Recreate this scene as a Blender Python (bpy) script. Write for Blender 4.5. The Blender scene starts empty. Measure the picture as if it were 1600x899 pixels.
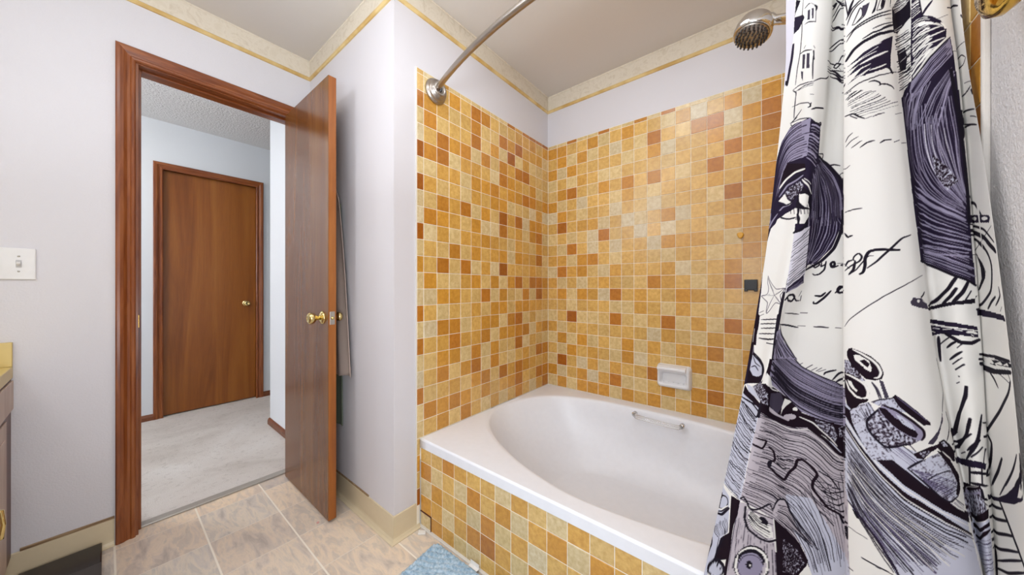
import bpy, bmesh, math, random
import numpy as np
from mathutils import Vector, Matrix
random.seed(7)
C = bpy.context.scene.collection
PI = math.pi

# ------------------------------------------------------------------ helpers
def link(o, parent=None):
    C.objects.link(o)
    if parent is not None:
        o.parent = parent
        # geometry is written in room coordinates: undo the root's offset
        if parent.parent is None: o.matrix_parent_inverse = Matrix.Translation(-parent.location)
    return o

def thing(name, label, cat, loc=(0, 0, 0), group=None):
    o = bpy.data.objects.new(name, None)
    o.empty_display_size = 0.05
    C.objects.link(o); o.location = loc
    o['label'] = label; o['category'] = cat
    if group: o['group'] = group
    return o

def tag(o, label, cat, group=None):
    o['label'] = label; o['category'] = cat
    if group: o['group'] = group
    return o

class MB:
    def __init__(s): s.bm = bmesh.new()
    def box(s, a, b, bev=0.0, seg=2, mat=0):
        x0, y0, z0 = a; x1, y1, z1 = b
        t = bmesh.new()
        vs = [t.verts.new(p) for p in [(x0,y0,z0),(x1,y0,z0),(x1,y1,z0),(x0,y1,z0),(x0,y0,z1),(x1,y0,z1),(x1,y1,z1),(x0,y1,z1)]]
        for f in [(0,3,2,1),(4,5,6,7),(0,1,5,4),(1,2,6,5),(2,3,7,6),(3,0,4,7)]:
            t.faces.new([vs[i] for i in f])
        bmesh.ops.recalc_face_normals(t, faces=t.faces)
        if bev > 0:
            bmesh.ops.bevel(t, geom=t.edges[:], offset=bev, segments=seg, profile=0.5, affect='EDGES')
        s.merge(t, mat); return s
    def merge(s, t, mat=0, M=None):
        mp = {}
        for v in t.verts:
            mp[v] = s.bm.verts.new(M @ v.co if M else v.co)
        for f in t.faces:
            try:
                nf = s.bm.faces.new([mp[v] for v in f.verts]); nf.material_index = mat; nf.smooth = f.smooth
            except ValueError: pass
        t.free()
    def lathe(s, prof, M=None, n=32, mat=0, smooth=True):
        """prof: list of (r, h) along local z"""
        t = bmesh.new(); rings = []
        for r, h in prof:
            if r < 1e-5: rings.append([t.verts.new((0, 0, h))])
            else: rings.append([t.verts.new((r*math.cos(2*PI*k/n), r*math.sin(2*PI*k/n), h)) for k in range(n)])
        for A, B in zip(rings[:-1], rings[1:]):
            for k in range(n):
                k2 = (k+1) % n
                if len(A) == 1 and len(B) == 1: continue
                if len(A) == 1: f = t.faces.new([A[0], B[k2], B[k]])
                elif len(B) == 1: f = t.faces.new([A[k], A[k2], B[0]])
                else: f = t.faces.new([A[k], A[k2], B[k2], B[k]])
                f.smooth = smooth
        for R_ in (rings[0], rings[-1]):
            if len(R_) > 1:
                try: t.faces.new(R_)
                except ValueError: pass
        bmesh.ops.recalc_face_normals(t, faces=t.faces)
        s.merge(t, mat, M); return s
    def tube(s, pts, rad, n=16, mat=0, closed=False):
        """pts list of vectors, rad number or list"""
        pts = [Vector(p) for p in pts]; N = len(pts)
        t = bmesh.new(); rings = []
        up = Vector((0, 0, 1)); prev = None
        for i, p in enumerate(pts):
            if closed: d = (pts[(i+1) % N] - pts[i-1])
            else: d = (pts[min(i+1, N-1)] - pts[max(i-1, 0)])
            d.normalize()
            if prev is None:
                a = d.cross(up)
                if a.length < 1e-3: a = d.cross(Vector((1, 0, 0)))
            else: a = prev - d*prev.dot(d)
            a.normalize(); b = d.cross(a); prev = a
            r = rad[i] if isinstance(rad, (list, tuple)) else rad
            rings.append([t.verts.new(p + a*math.cos(2*PI*k/n)*r + b*math.sin(2*PI*k/n)*r) for k in range(n)])
        rr = list(zip(rings[:-1], rings[1:]))
        if closed: rr.append((rings[-1], rings[0]))
        for A, B in rr:
            for k in range(n):
                f = t.faces.new([A[k], A[(k+1) % n], B[(k+1) % n], B[k]]); f.smooth = True
        if not closed:
            t.faces.new(rings[0]); t.faces.new(rings[-1])
        bmesh.ops.recalc_face_normals(t, faces=t.faces)
        s.merge(t, mat); return s
    def sweep(s, prof, pts, closed_prof=True, mat=0, smooth=False):
        """prof: list of (off, z); pts: plan polyline [(x,y)] ; off to the left of travel; mitred corners"""
        t = bmesh.new(); P = [Vector((p[0], p[1])) for p in pts]; N = len(P); rings = []
        for i, p in enumerate(P):
            d1 = (P[i]-P[i-1]).normalized() if i > 0 else None
            d2 = (P[i+1]-P[i]).normalized() if i < N-1 else None
            if d1 is None: n = Vector((-d2.y, d2.x)); k = 1
            elif d2 is None: n = Vector((-d1.y, d1.x)); k = 1
            else:
                n1 = Vector((-d1.y, d1.x)); n2 = Vector((-d2.y, d2.x))
                n = (n1+n2).normalized(); k = 1/max(.2, n.dot(n1))
            rings.append([t.verts.new((p.x+n.x*o*k, p.y+n.y*o*k, z)) for o, z in prof])
        m = len(prof)
        for A, B in zip(rings[:-1], rings[1:]):
            for k in range(m if closed_prof else m-1):
                f = t.faces.new([A[k], A[(k+1) % m], B[(k+1) % m], B[k]]); f.smooth = smooth
        if closed_prof:
            t.faces.new(rings[0]); t.faces.new(rings[-1])
        bmesh.ops.recalc_face_normals(t, faces=t.faces)
        s.merge(t, mat); return s
    def prism(s, poly, axis, a, b, mat=0, bev=0):
        """poly 2D points extruded along axis from a to b. axis 'x': (y,z); 'y': (x,z); 'z': (x,y)"""
        t = bmesh.new()
        def P(q, w):
            return {'x': (w, q[0], q[1]), 'y': (q[0], w, q[1]), 'z': (q[0], q[1], w)}[axis]
        A = [t.verts.new(P(q, a)) for q in poly]; B = [t.verts.new(P(q, b)) for q in poly]
        n = len(poly)
        for k in range(n): t.faces.new([A[k], A[(k+1) % n], B[(k+1) % n], B[k]])
        t.faces.new(A); t.faces.new(B)
        bmesh.ops.recalc_face_normals(t, faces=t.faces)
        if bev: bmesh.ops.bevel(t, geom=t.edges[:], offset=bev, segments=2, profile=.5, affect='EDGES')
        s.merge(t, mat); return s
    def build(s, name, mats, parent=None, smooth=None, subsurf=0):
        me = bpy.data.meshes.new(name); s.bm.to_mesh(me); s.bm.free()
        for m in (mats if isinstance(mats, (list, tuple)) else [mats]): me.materials.append(m)
        if smooth:
            for p in me.polygons: p.use_smooth = True
        o = bpy.data.objects.new(name, me)
        link(o, parent)
        if subsurf:
            md = o.modifiers.new('sub', 'SUBSURF'); md.levels = subsurf; md.render_levels = subsurf
        return o

def struct(o): o['kind'] = 'structure'; return o

def frame_to(d, loc):
    """matrix taking local z to direction d at loc"""
    q = Vector(d).normalized().to_track_quat('Z', 'Y')
    return Matrix.Translation(loc) @ q.to_matrix().to_4x4()

# ------------------------------------------------------------------ materials
def lin(c):
    return tuple((x/255/12.92 if x/255 <= .04045 else ((x/255+.055)/1.055)**2.4) for x in c[:3]) + (1,)

class NM:
    def __init__(s, name):
        s.m = bpy.data.materials.new(name); s.m.use_nodes = True
        s.t = s.m.node_tree; s.b = s.t.nodes['Principled BSDF']
    def n(s, typ, **kw):
        nd = s.t.nodes.new(typ)
        for k, v in kw.items():
            if k.startswith('_'): setattr(nd, k[1:], v)
            else: nd.inputs[k.replace('__', ' ')].default_value = v
        return nd
    def l(s, a, b): s.t.links.new(a, b)
    def set(s, **kw):
        for k, v in kw.items(): s.b.inputs[k.replace('_', ' ')].default_value = v
        return s
    def coord(s, scale=(1, 1, 1), rot=(0, 0, 0), loc=(0, 0, 0)):
        g = s.n('ShaderNodeNewGeometry'); mp = s.n('ShaderNodeMapping')
        mp.inputs['Scale'].default_value = scale; mp.inputs['Rotation'].default_value = rot; mp.inputs['Location'].default_value = loc
        s.l(g.outputs['Position'], mp.inputs['Vector']); return mp.outputs[0]
    def noise(s, vec, scale, detail=3, rough=.5, dist=0):
        nd = s.n('ShaderNodeTexNoise', Scale=scale, Detail=detail, Roughness=rough, Distortion=dist)
        s.l(vec, nd.inputs['Vector']); return nd.outputs['Fac']
    def ramp(s, fac, stops, interp='LINEAR'):
        nd = s.n('ShaderNodeValToRGB'); e = nd.color_ramp.elements; nd.color_ramp.interpolation = interp
        while len(e) < len(stops): e.new(.5)
        for i, (p, c) in enumerate(stops): e[i].position = p; e[i].color = c if len(c) == 4 else lin(c)
        s.l(fac, nd.inputs[0]); return nd.outputs[0]
    def bump(s, h, strength=.3, dist=.01):
        nd = s.n('ShaderNodeBump', Strength=strength, Distance=dist)
        s.l(h, nd.inputs['Height']); s.l(nd.outputs[0], s.b.inputs['Normal']); return nd
    def mix(s, f, a, b, mode='MIX'):
        nd = s.n('ShaderNodeMix', _data_type='RGBA', _blend_type=mode)
        for sock, v in ((nd.inputs[0], f), (nd.inputs[6], a), (nd.inputs[7], b)):
            if hasattr(v, 'is_linked'): s.l(v, sock)
            else: sock.default_value = v
        return nd.outputs[2]
    def math(s, op, a, b=0.0):
        nd = s.n('ShaderNodeMath', _operation=op)
        for sock, v in ((nd.inputs[0], a), (nd.inputs[1], b)):
            if hasattr(v, 'is_linked'): s.l(v, sock)
            else: sock.default_value = v
        return nd.outputs[0]

def simple(name, col, rough=.5, metal=0.0, **kw):
    m = NM(name).set(Base_Color=lin(col), Roughness=rough, Metallic=metal, **kw)
    v = m.coord(); f = m.noise(v, 40, 2)
    c0 = tuple(x*.94 for x in lin(col)[:3])+(1,); 
    m.l(m.mix(f, c0, lin(col)), m.b.inputs['Base Color'])
    return m.m

def paint(name, col, scale=220, strength=.25, dist=.003, rough=.55):
    m = NM(name).set(Roughness=rough); v = m.coord()
    f = m.noise(v, 3, 2); c = lin(col)
    m.l(m.mix(f, tuple(x*.97 for x in c[:3])+(1,), c), m.b.inputs['Base Color'])
    m.bump(m.noise(v, scale, 3, .6), strength, dist); return m.m

def wood(name, c1, c2, c3, axis='z', rough=.3, scale=1.0, fine=1.0, streak=.35):
    m = NM(name).set(Roughness=rough)
    sc = {'z': (1, 1, .07), 'x': (.07, 1, 1), 'y': (1, .07, 1)}[axis]
    v = m.coord(scale=sc)
    big = m.noise(v, 7*scale, 4, .6, 1.2); fi = m.noise(v, 120*fine, 3, .6)
    col = m.ramp(big, [(.3, c1), (.5, c2), (.72, c3)])
    col2 = m.mix(m.math('MULTIPLY', fi, streak), col, lin(tuple(x*.6 for x in c1)), 'MIX')
    m.l(col2, m.b.inputs['Base Color'])
    m.bump(fi, .08, .002); return m.m

M = {}
M['wall'] = paint('painted_plaster', (217, 214, 217), 160, .35, .003)
M['wall_smooth'] = paint('smooth_painted_plaster', (219, 215, 218), 90, .1, .002)
M['wall_texture'] = paint('orange_peel_plaster', (226, 222, 222), 190, .8, .004)
M['ceiling'] = paint('ceiling_paint', (214, 206, 198), 60, .06, .002, .8)
M['hall_wall'] = paint('cool_white_hall_paint', (222, 226, 230), 120, .12, .002)
M['popcorn'] = paint('popcorn_ceiling', (232, 231, 229), 75, .7, .02, .9)
M['bead'] = paint('tile_edge_caulk', (226, 220, 212), 200, .3, .002)
M['door_wood'] = wood('door_veneer', (102, 58, 20), (118, 70, 27), (134, 86, 40), 'z', .24, 1.0, 1.6, .3)
M['door_wood2'] = wood('far_door_veneer', (126, 66, 16), (150, 86, 26), (168, 104, 38), 'z', .35, 1.0)
M['door_edge'] = wood('door_edge_wood', (138, 72, 22), (164, 94, 34), (180, 110, 48), 'z', .4, 3)
M['trim_wood'] = wood('reddish_stained_trim', (104, 46, 16), (140, 74, 32), (168, 100, 52), 'z', .3, 5)
M['trim_wood_y'] = wood('reddish_stained_head_trim', (104, 46, 16), (140, 74, 32), (168, 100, 52), 'y', .3, 5)
M['base_wood'] = wood('stained_hall_base', (88, 44, 24), (124, 70, 40), (146, 92, 60), 'y', .35, 4)
M['vinyl_base'] = simple('beige_rubber_base', (218, 201, 168), .35)
M['base_cap'] = wood('aged_base_cap', (120, 90, 62), (158, 128, 92), (186, 160, 124), 'y', .6, 9)
M['white_plastic'] = simple('white_plastic', (232, 230, 228), .3)
M['ceramic'] = simple('white_ceramic', (236, 236, 238), .12)
M['tub'] = simple('almond_white_tub_enamel', (240, 241, 246), .33)
M['tub_lip'] = M['tub']
M['nickel'] = simple('brushed_nickel', (176, 168, 160), .32, 1.0)
M['chrome'] = simple('polished_chrome', (222, 222, 222), .06, 1.0)
M['brass'] = simple('polished_brass', (226, 204, 140), .14, 1.0)
M['gold_brass'] = simple('golden_brass', (222, 178, 84), .12, 1.0)
M['steel'] = simple('latch_steel', (190, 186, 178), .3, 1.0)
M['black_plastic'] = simple('black_plastic', (26, 24, 26), .35)
M['dark_glass'] = simple('dark_brown_lid', (34, 24, 22), .25)
M['grey_dark'] = simple('charcoal_panel', (60, 54, 52), .4)
M['yellow_plastic'] = simple('amber_plastic', (226, 168, 44), .3)
M['counter'] = simple('mustard_laminate', (216, 190, 118), .35)
M['cab_pink'] = wood('whitewashed_cabinet', (188, 160, 142), (206, 182, 164), (214, 194, 178), 'z', .45, 4)
M['cab_dark'] = wood('dark_cabinet_face', (70, 30, 16), (96, 46, 24), (116, 60, 36), 'z', .4, 4)
M['towel'] = paint('taupe_terry', (192, 172, 160), 400, .8, .004, .95)
M['towel_green'] = paint('grey_green_cloth', (112, 122, 104), 300, .7, .004, .95)
M['paper'] = simple('white_paper', (238, 234, 228), .7)
M['rubber_dark'] = simple('dark_rubber_nozzle', (58, 52, 50), .5)
M['threshold'] = simple('worn_metal_strip', (176, 172, 164), .4, .4)
M['dark_gap'] = simple('dark_red_brown_grout', (84, 34, 16), .8)

# mirror
m = NM('mirror_glass').set(Base_Color=(.9, .9, .9, 1), Metallic=1.0, Roughness=.02); M['mirror'] = m.m

def emit(name, col, s):
    m = NM(name); m.set(Base_Color=lin(col), Roughness=.4)
    m.b.inputs['Emission Color'].default_value = lin(col); m.b.inputs['Emission Strength'].default_value = s
    return m.m
M['globe'] = emit('lit_frosted_bulb', (250, 248, 246), 2)
M['dome'] = emit('fill_dome_glow', (250, 250, 255), 15)
M['hall_fill'] = emit('hall_fill_glow', (252, 250, 246), 70)
M['fill_pane'] = emit('hall_fill_pane', (246, 247, 255), 7)

# crown border: beige paper border with faint floral blotches
m = NM('beige_floral_border').set(Roughness=.5)
v = m.coord(); f = m.noise(v, 22, 4, .6, 1.5)
m.l(m.ramp(f, [(.35, (216, 204, 184)), (.5, (222, 211, 193)), (.65, (210, 197, 176))]), m.b.inputs['Base Color'])
M['border'] = m.m
m = NM('gold_bead_trim').set(Roughness=.35)
v = m.coord(); f = m.noise(v, 9, 3)
m.l(m.ramp(f, [(.35, (198, 160, 92)), (.6, (222, 194, 134))]), m.b.inputs['Base Color'])
M['gold_trim'] = m.m

# glazed tiles: colour of each tile comes from the mesh attribute 'glaze'
m = NM('glazed_mosaic_tile').set(Roughness=.27)
m.b.inputs['Coat Weight'].default_value = .3; m.b.inputs['Coat Roughness'].default_value = .3
at = m.n('ShaderNodeAttribute', _attribute_name='glaze'); v = m.coord()
f = m.noise(v, 55, 4, .65); f2 = m.noise(v, 14, 2)
dark = m.mix(1.0, at.outputs['Color'], lin((232, 222, 205)), 'MULTIPLY')
m.l(m.mix(m.ramp(f, [(.35, (0, 0, 0)), (.65, (255, 255, 255))]), dark, at.outputs['Color']), m.b.inputs['Base Color'])
m.bump(f2, .12, .002)
M['tile'] = m.m
M['grout'] = paint('tile_grout', (246, 238, 222), 300, .3, .002, .8)

# vinyl floor in stone look squares
m = NM('stone_look_vinyl').set(Roughness=.38)
g = m.coord(loc=(.10, -.02, 0))
sx = m.n('ShaderNodeSeparateXYZ'); m.l(g, sx.inputs[0])
px = m.math('DIVIDE', sx.outputs[0], .25); py = m.math('DIVIDE', sx.outputs[1], .25)
fx = m.math('FRACT', px); fy = m.math('FRACT', py)
def edge(fr, w):   # 1 near 0 or 1
    a = m.math('ABSOLUTE', m.math('SUBTRACT', fr, .5)); return m.math('GREATER_THAN', a, .5-w)
cell = m.n('ShaderNodeCombineXYZ'); m.l(m.math('FLOOR', px), cell.inputs[0]); m.l(m.math('FLOOR', py), cell.inputs[1])
wn = m.n('ShaderNodeTexWhiteNoise', _noise_dimensions='3D'); m.l(cell.outputs[0], wn.inputs['Vector'])
off = m.n('ShaderNodeVectorMath', _operation='SCALE'); m.l(wn.outputs['Color'], off.inputs[0]); off.inputs['Scale'].default_value = 20
ad = m.n('ShaderNodeVectorMath', _operation='ADD'); m.l(g, ad.inputs[0]); m.l(off.outputs[0], ad.inputs[1])
st = m.n('ShaderNodeMapping'); st.inputs['Rotation'].default_value = (0, 0, .6); st.inputs['Scale'].default_value = (1, 3.4, 1); m.l(ad.outputs[0], st.inputs[0])
f1 = m.noise(st.outputs[0], 6, 6, .62, .6); f3 = m.noise(st.outputs[0], 15, 8, .72)
base = m.ramp(f1, [(.3, (196, 188, 182)), (.43, (222, 213, 205)), (.53, (238, 225, 209)), (.62, (214, 207, 200)), (.75, (236, 219, 200))])
tint = m.ramp(wn.outputs['Value'], [(0, (222, 218, 216)), (.5, (255, 244, 230)), (1, (238, 238, 236))])
base = m.mix(1.0, base, tint, 'MULTIPLY')
base = m.mix(m.ramp(f3, [(.52, (0, 0, 0)), (.74, (130, 130, 130))]), base, lin((140, 122, 106)))
base = m.mix(m.math('MULTIPLY', edge(fx, .007), .6), base, lin((238, 228, 214)))
base = m.mix(m.math('MULTIPLY', edge(fy, .012), 1.0), base, lin((244, 234, 218)))
m.l(base, m.b.inputs['Base Color']); m.bump(f3, .05, .002)
M['vinyl'] = m.m

m = NM('worn_grey_carpet').set(Roughness=1.0)
v = m.coord(); a = m.noise(v, 2.2, 5, .6, .4); b = m.noise(v, 330, 2, .7); c3 = m.noise(v, 30, 5, .75)
col = m.ramp(a, [(.3, (206, 196, 186)), (.5, (228, 220, 212)), (.7, (236, 230, 224))])
col = m.mix(m.math('MULTIPLY', m.math('GREATER_THAN', c3, .58), .2), col, lin((150, 138, 126)))
col = m.mix(m.math('MULTIPLY', b, .1), col, lin((150, 142, 134)))
m.l(col, m.b.inputs['Base Color']); m.bump(b, .8, .01)
M['carpet'] = m.m

m = NM('blue_chenille').set(Roughness=.95)
v = m.coord(); a = m.noise(v, 90, 3, .6)
m.l(m.ramp(a, [(.3, (124, 156, 182)), (.5, (160, 188, 208)), (.7, (200, 216, 228))]), m.b.inputs['Base Color'])
m.b.inputs['Sheen Weight'].default_value = .3
m.bump(m.noise(v, 500, 2), .5, .002)
M['mat_blue'] = m.m

m = NM('clear_acrylic').set(Base_Color=(.95, .95, .95, 1), Roughness=.06)
m.b.inputs['Transmission Weight'].default_value = .75; M['acrylic'] = m.m

# ------------------------------------------------------------------ room dimensions (metres)
XA = -2.155      # bathroom door wall
YB = .76         # short wall beside the tub
XC = -1.253      # paint face of the tub's head wall
YD = 1.958       # paint face of the long tub wall
XE = .262        # right-hand wall
YV = -.76        # wall behind the vanity
HC = 2.415
HH = 2.443
XF = -3.92       # far hall wall
TT = 2.062       # top of the tile

# floors, ceilings
b = MB(); b.box((XA-.06, YV-.1, -.1), (XE+.1, YD+.1, 0)); struct(b.build('floor', M['vinyl']))
b = MB(); b.box((XF-.1, -2.3, -.1), (XA-.06, 3.1, .004)); struct(b.build('floor', M['carpet']))
b = MB(); b.box((XA-.06, YV-.1, HC), (XE+.1, YD+.1, HC+.1)); struct(b.build('ceiling', M['ceiling']))
b = MB(); b.box((XF-.1, -2.3, HH), (XA-.06, 3.1, HH+.1)); struct(b.build('ceiling', M['popcorn']))
# door wall with opening y .086 - .668, up to 2.045
OY0, OY1, OZ = .086, .668, 2.045
XAB = XA-.12
b = MB()
b.box((XAB+.004, YV-.1, 0), (XA, OY0-.012, HC)).box((XAB+.004, OY1+.012, 0), (XA, YB+.2, HC)).box((XAB+.004, OY0-.012, OZ+.012), (XA, OY1+.012, HC))
struct(b.build('wall_left', M['wall']))
b = MB(); b.box((XAB, -2.3, 0), (XAB+.004, OY0-.012, HH)).box((XAB, OY1+.012, 0), (XAB+.004, .805, HH)).box((XAB, OY0-.012, OZ+.012), (XAB+.004, OY1+.012, HH))
struct(b.build('wall_hall_near', M['hall_wall']))
# stub wall beside tub (B) and its return (C)
b = MB(); b.box((XA, YB, 0), (XC, YB+.1, HC)); b.box((XC-.1, YB+.1, 0), (XC, YD+.1, HC)); struct(b.build('wall_alcove_left', M['wall_smooth']))
b = MB(); b.box((XC, YD, 0), (XE, YD+.1, HC)); struct(b.build('wall_back', M['wall_smooth']))
b = MB(); b.box((XE, YV-.1, 0), (XE+.1, YD+.1, HC)); struct(b.build('wall_right', M['wall_texture']))
b = MB(); b.box((XA, YV-.1, 0), (XE, YV, HC)); struct(b.build('wall_vanity', M['wall']))
# hall
b = MB(); b.box((XF-.1, -2.3, 0), (XF, .272, HH)).box((XF-.1, .925, 0), (XF, 3.1, HH)).box((XF-.1, .272, 2.062), (XF, .925, HH)); b.box((XF-.12, .2, 0), (XF-.1, 1, 2.2))
struct(b.build('wall_hall_far', M['hall_wall']))
b = MB(); b.box((-3.09, .805, 0), (XAB, .925, HH)); b.box((-3.09, .925, 0), (-2.97, 3.1, HH)); struct(b.build('wall_hall_right', M['hall_wall']))
b = MB(); b.box((XF-.1, 3.0, 0), (-2.97, 3.1, HH)); struct(b.build('wall_hall_end', M['hall_wall']))
b = MB(); b.box((XF, -2.4, 0), (-3.7, -2.3, HH)).box((-2.7, -2.4, 0), (XAB, -2.3, HH)).box((-3.7, -2.4, 0), (-2.7, -2.3, .9)).box((-3.7, -2.4, 2.1), (-2.7, -2.3, HH)); struct(b.build('wall_hall_left', M['hall_wall']))
b = MB(); b.box((-3.7, -2.38, .9), (-2.7, -2.36, 2.1)); w1 = struct(b.build('fill_window_1', M['fill_pane']))  # added window out of view; its glowing pane brightens the hall
b = MB(); b.box((-3.7, -2.35, .9), (-2.7, -2.3, .94)).box((-3.7, -2.35, 2.06), (-2.7, -2.3, 2.1)).box((-3.7, -2.35, .9), (-3.66, -2.3, 2.1)).box((-2.74, -2.35, .9), (-2.7, -2.3, 2.1)).box((-3.22, -2.35, .9), (-3.18, -2.3, 2.1))
b.build('fill_window_frame', M['white_plastic'], w1)

# ------------------------------------------------------------------ casings and jambs
def casing_set(name, x, sgn, y0, y1, z1, w=.056, jamb=None, label=None):
    """moulded casing on the plane x, projecting sgn; opening y0..y1 up to z1"""
    # profile across width: (distance from opening edge, projection)
    prof = [(0, 0), (0, .009), (.004, .013), (.012, .014), (.016, .010), (.024, .011), (.034, .017), (.044, .019), (w-.004, .019), (w, .015), (w, 0)]
    b = MB(); t = bmesh.new()
    path = [(y0, 0, 'v', -1), (y0, z1, 'c', -1), (y1, z1, 'c', 1), (y1, 0, 'v', 1)]
    rings = []
    for (y, z, k, s) in path:
        ring = []
        for d, p in prof:
            zz = z + (d if k == 'c' else 0)
            ring.append(t.verts.new((x+sgn*p, y+s*d, zz)))
        rings.append(ring)
    mats = [0, 1, 0]
    for i, (A, B) in enumerate(zip(rings[:-1], rings[1:])):
        for k in range(len(prof)):
            f = t.faces.new([A[k], A[(k+1) % len(prof)], B[(k+1) % len(prof)], B[k]]); f.material_index = mats[i]
    t.faces.new(rings[0]); t.faces.new(rings[-1])
    bmesh.ops.recalc_face_normals(t, faces=t.faces)
    mp = {}
    for v_ in t.verts: mp[v_] = b.bm.verts.new(v_.co)
    for f in t.faces:
        nf = b.bm.faces.new([mp[q] for q in f.verts]); nf.material_index = f.material_index
    t.free()
    return struct(b.build(name, [M['trim_wood'], M['trim_wood_y']]))
casing_set('trim_1', XA, 1, OY0-.008, OY1+.008, OZ+.005)
casing_set('trim_2', XAB, -1, OY0-.008, OY1+.008, OZ+.005)
b = MB()
b.box((XAB, OY0-.012, 0), (XA, OY0, OZ)).box((XAB, OY1, 0), (XA, OY1+.012, OZ)).box((XAB, OY0-.012, OZ), (XA, OY1+.012, OZ+.012), mat=1)
b.box((XA-.075, OY0, 0), (XA-.04, OY0+.01, OZ-.0), .002).box((XA-.075, OY1-.01, 0), (XA-.04, OY1, OZ), .002).box((XA-.075, OY0+.01, OZ-.01), (XA-.04, OY1-.01, OZ), .002, mat=1)
jb = struct(b.build('trim_3', [M['trim_wood'], M['trim_wood_y']]))
b = MB(); b.box((XA-.03, OY0-.0005, .90), (XA-.004, OY0+.0025, .955), .0008); b.build('strike_plate', M['gold_brass'], jb)
b = MB(); b.box((XAB+.03, OY0-.02, 0), (XAB+.075, OY1+.02, .010), .004); struct(b.build('trim_4', M['threshold']))

# far hall door
casing_set('trim_5', XF, 1, .290, .907, 2.045)
b = MB(); b.box((XF-.1, .272, 0), (XF, .284, 2.05)).box((XF-.1, .913, 0), (XF, .925, 2.05)).box((XF-.1, .272, 2.05), (XF, .925, 2.062), mat=1); struct(b.build('trim_6', [M['trim_wood'], M['trim_wood_y']]))
b = MB(); b.box((XF-.06, .286, .012), (XF-.024, .911, 2.048), .002); d2 = struct(b.build('door_2', M['door_wood2']))
def knob(parent, base, d, mat, scale=1.0, recess=True):
    Mx = frame_to(d, base)
    s = scale
    k = MB(); k.lathe([(0, 0), (.030*s, 0), (.031*s, .003*s), (.026*s, .008*s), (.016*s, .011*s), (.0, .011*s)], Mx); rose = k.build('knob_rose', mat, parent)
    k = MB(); k.lathe([(.011*s, .008*s), (.010*s, .022*s), (.014*s, .030*s), (.024*s, .038*s), (.027*s, .047*s), (.025*s, .057*s), (.019*s, .062*s), (.012*s, .0625*s), (.009*s, .060*s), (0, .060*s)], Mx)
    return k.build('knob', mat, parent)
knob(d2, (XF-.024, .835, .925), (1, 0, 0), M['brass'], .95)

# near door leaf, open ninety degrees
DX0, DX1, DY0, DY1 = -2.150, -1.578, .630, .665
b = MB(); b.box((DX0, DY0, .012), (DX1, DY1, 2.042), .0012, 1)
d1 = b.build('door_1', [M['door_wood'], M['door_edge']]); struct(d1)
for p in d1.data.polygons:
    if abs(p.normal.x) > .9: p.material_index = 1
knob(d1, (-1.640, DY0, .935), (0, -1, 0), M['brass'])
knob(d1, (-1.640, DY1, .935), (0, 1, 0), M['brass'], .8)
b = MB(); b.box((DX1-.001, .637, .905), (DX1+.0015, .658, .965), .0006); lp = b.build('latch_plate', M['steel'], d1)
b = MB(); b.lathe([(0, 0), (.0075, 0), (.0075, .006), (.005, .010), (0, .011)], frame_to((1, 0, 0), (DX1, .6475, .935)), 20); b.build('latch_bolt', M['brass'], lp)
for z in (.25, 1.05, 1.83):
    b = MB(); b.lathe([(0, -.045), (.005, -.045), (.005, .045), (0, .045)], Matrix.Translation((XA+.004, DY1+.004, z)), 12); b.box((DX0-.004, .64, z-.045), (DX0-.0005, .664, z+.045)); b.build('hinge', M['brass'], d1)

# ------------------------------------------------------------------ baseboards
cove = [(0, 0), (.020, 0), (.021, .003), (.012, .007), (.006, .016), (.005, .024), (.005, .106), (.003, .109), (0, .109)]
def mirror_prof(p): return [(-o, z) for o, z in p]
b = MB(); b.sweep(mirror_prof(cove), [(XA, YV+.5), (XA, OY0-.066)]); b.box((XA, YV+.56, .109), (XA+.007, OY0-.066, .120), .0015, mat=1)
bl = b.build('baseboard_left', [M['vinyl_base'], M['base_cap']]); struct(bl)
b = MB(); b.sweep(mirror_prof(cove), [(XA+.03, YB), (XC, YB), (XC, .884)]); b.box((XA+.03, YB-.005, .109), (-1.46, YB, .116), .001, mat=1)
struct(b.build('baseboard_back', [M['vinyl_base'], M['base_cap']]))
wb = [(0, 0), (.014, 0), (.014, .030), (.010, .044), (.004, .052), (0, .052)]
b = MB(); b.sweep(mirror_prof(wb), [(XF, -2.3), (XF, .234)]); b.sweep(mirror_prof(wb), [(XF, .963), (XF, 3.0)]); struct(b.build('baseboard_hall_far', M['base_wood']))
b = MB(); b.sweep(wb, [(XAB, .805), (-3.09, .805), (-3.09, 3.0)]); struct(b.build('baseboard_hall_right', M['base_wood']))

# ------------------------------------------------------------------ border trim under the ceiling
path = [(XA, YV), (XA, YB), (XC, YB), (XC, YD), (XE, YD), (XE, YV)]
prof = [(0, 2.318), (-.006, 2.318), (-.008, 2.400), (-.006, HC), (0, HC)]
bead = [(0, 2.301), (-.006, 2.302), (-.011, 2.308), (-.011, 2.316), (-.006, 2.321), (0, 2.321)]
b = MB(); b.sweep(prof, path); b.sweep([(0, 2.4145), (-.0105, 2.4145), (-.0095, 2.411), (-.007, 2.409), (0, 2.409)], path)
tb = struct(b.build('trim_7', M['border']))
b = MB(); b.sweep(bead, path); b.build('gold_bead', M['gold_trim'], tb)
# ------------------------------------------------------------------ glazed tiles
P = .0747        # tile pitch
PAL = [(222, 205, 168), (226, 200, 144), (224, 182, 104), (214, 156, 62), (192, 124, 42), (170, 98, 26)]
def glaze(c):    # class 0..10 -> colour
    c = c/2; i = min(4, int(c)); f = c-i
    a, b_ = PAL[i], PAL[i+1]; j = random.uniform(-.035, .035)
    k = [a[q]*(1-f)+b_[q]*f for q in range(3)]
    k = [max(0, min(255, x*(1+j))) for x in k]
    return lin(k)
def rnd_class(): return random.choices([0, 1, 2, 3, 4, 5, 6, 7, 8, 9], [3, 6, 12, 14, 22, 14, 12, 8, 6, 3])[0]

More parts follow.
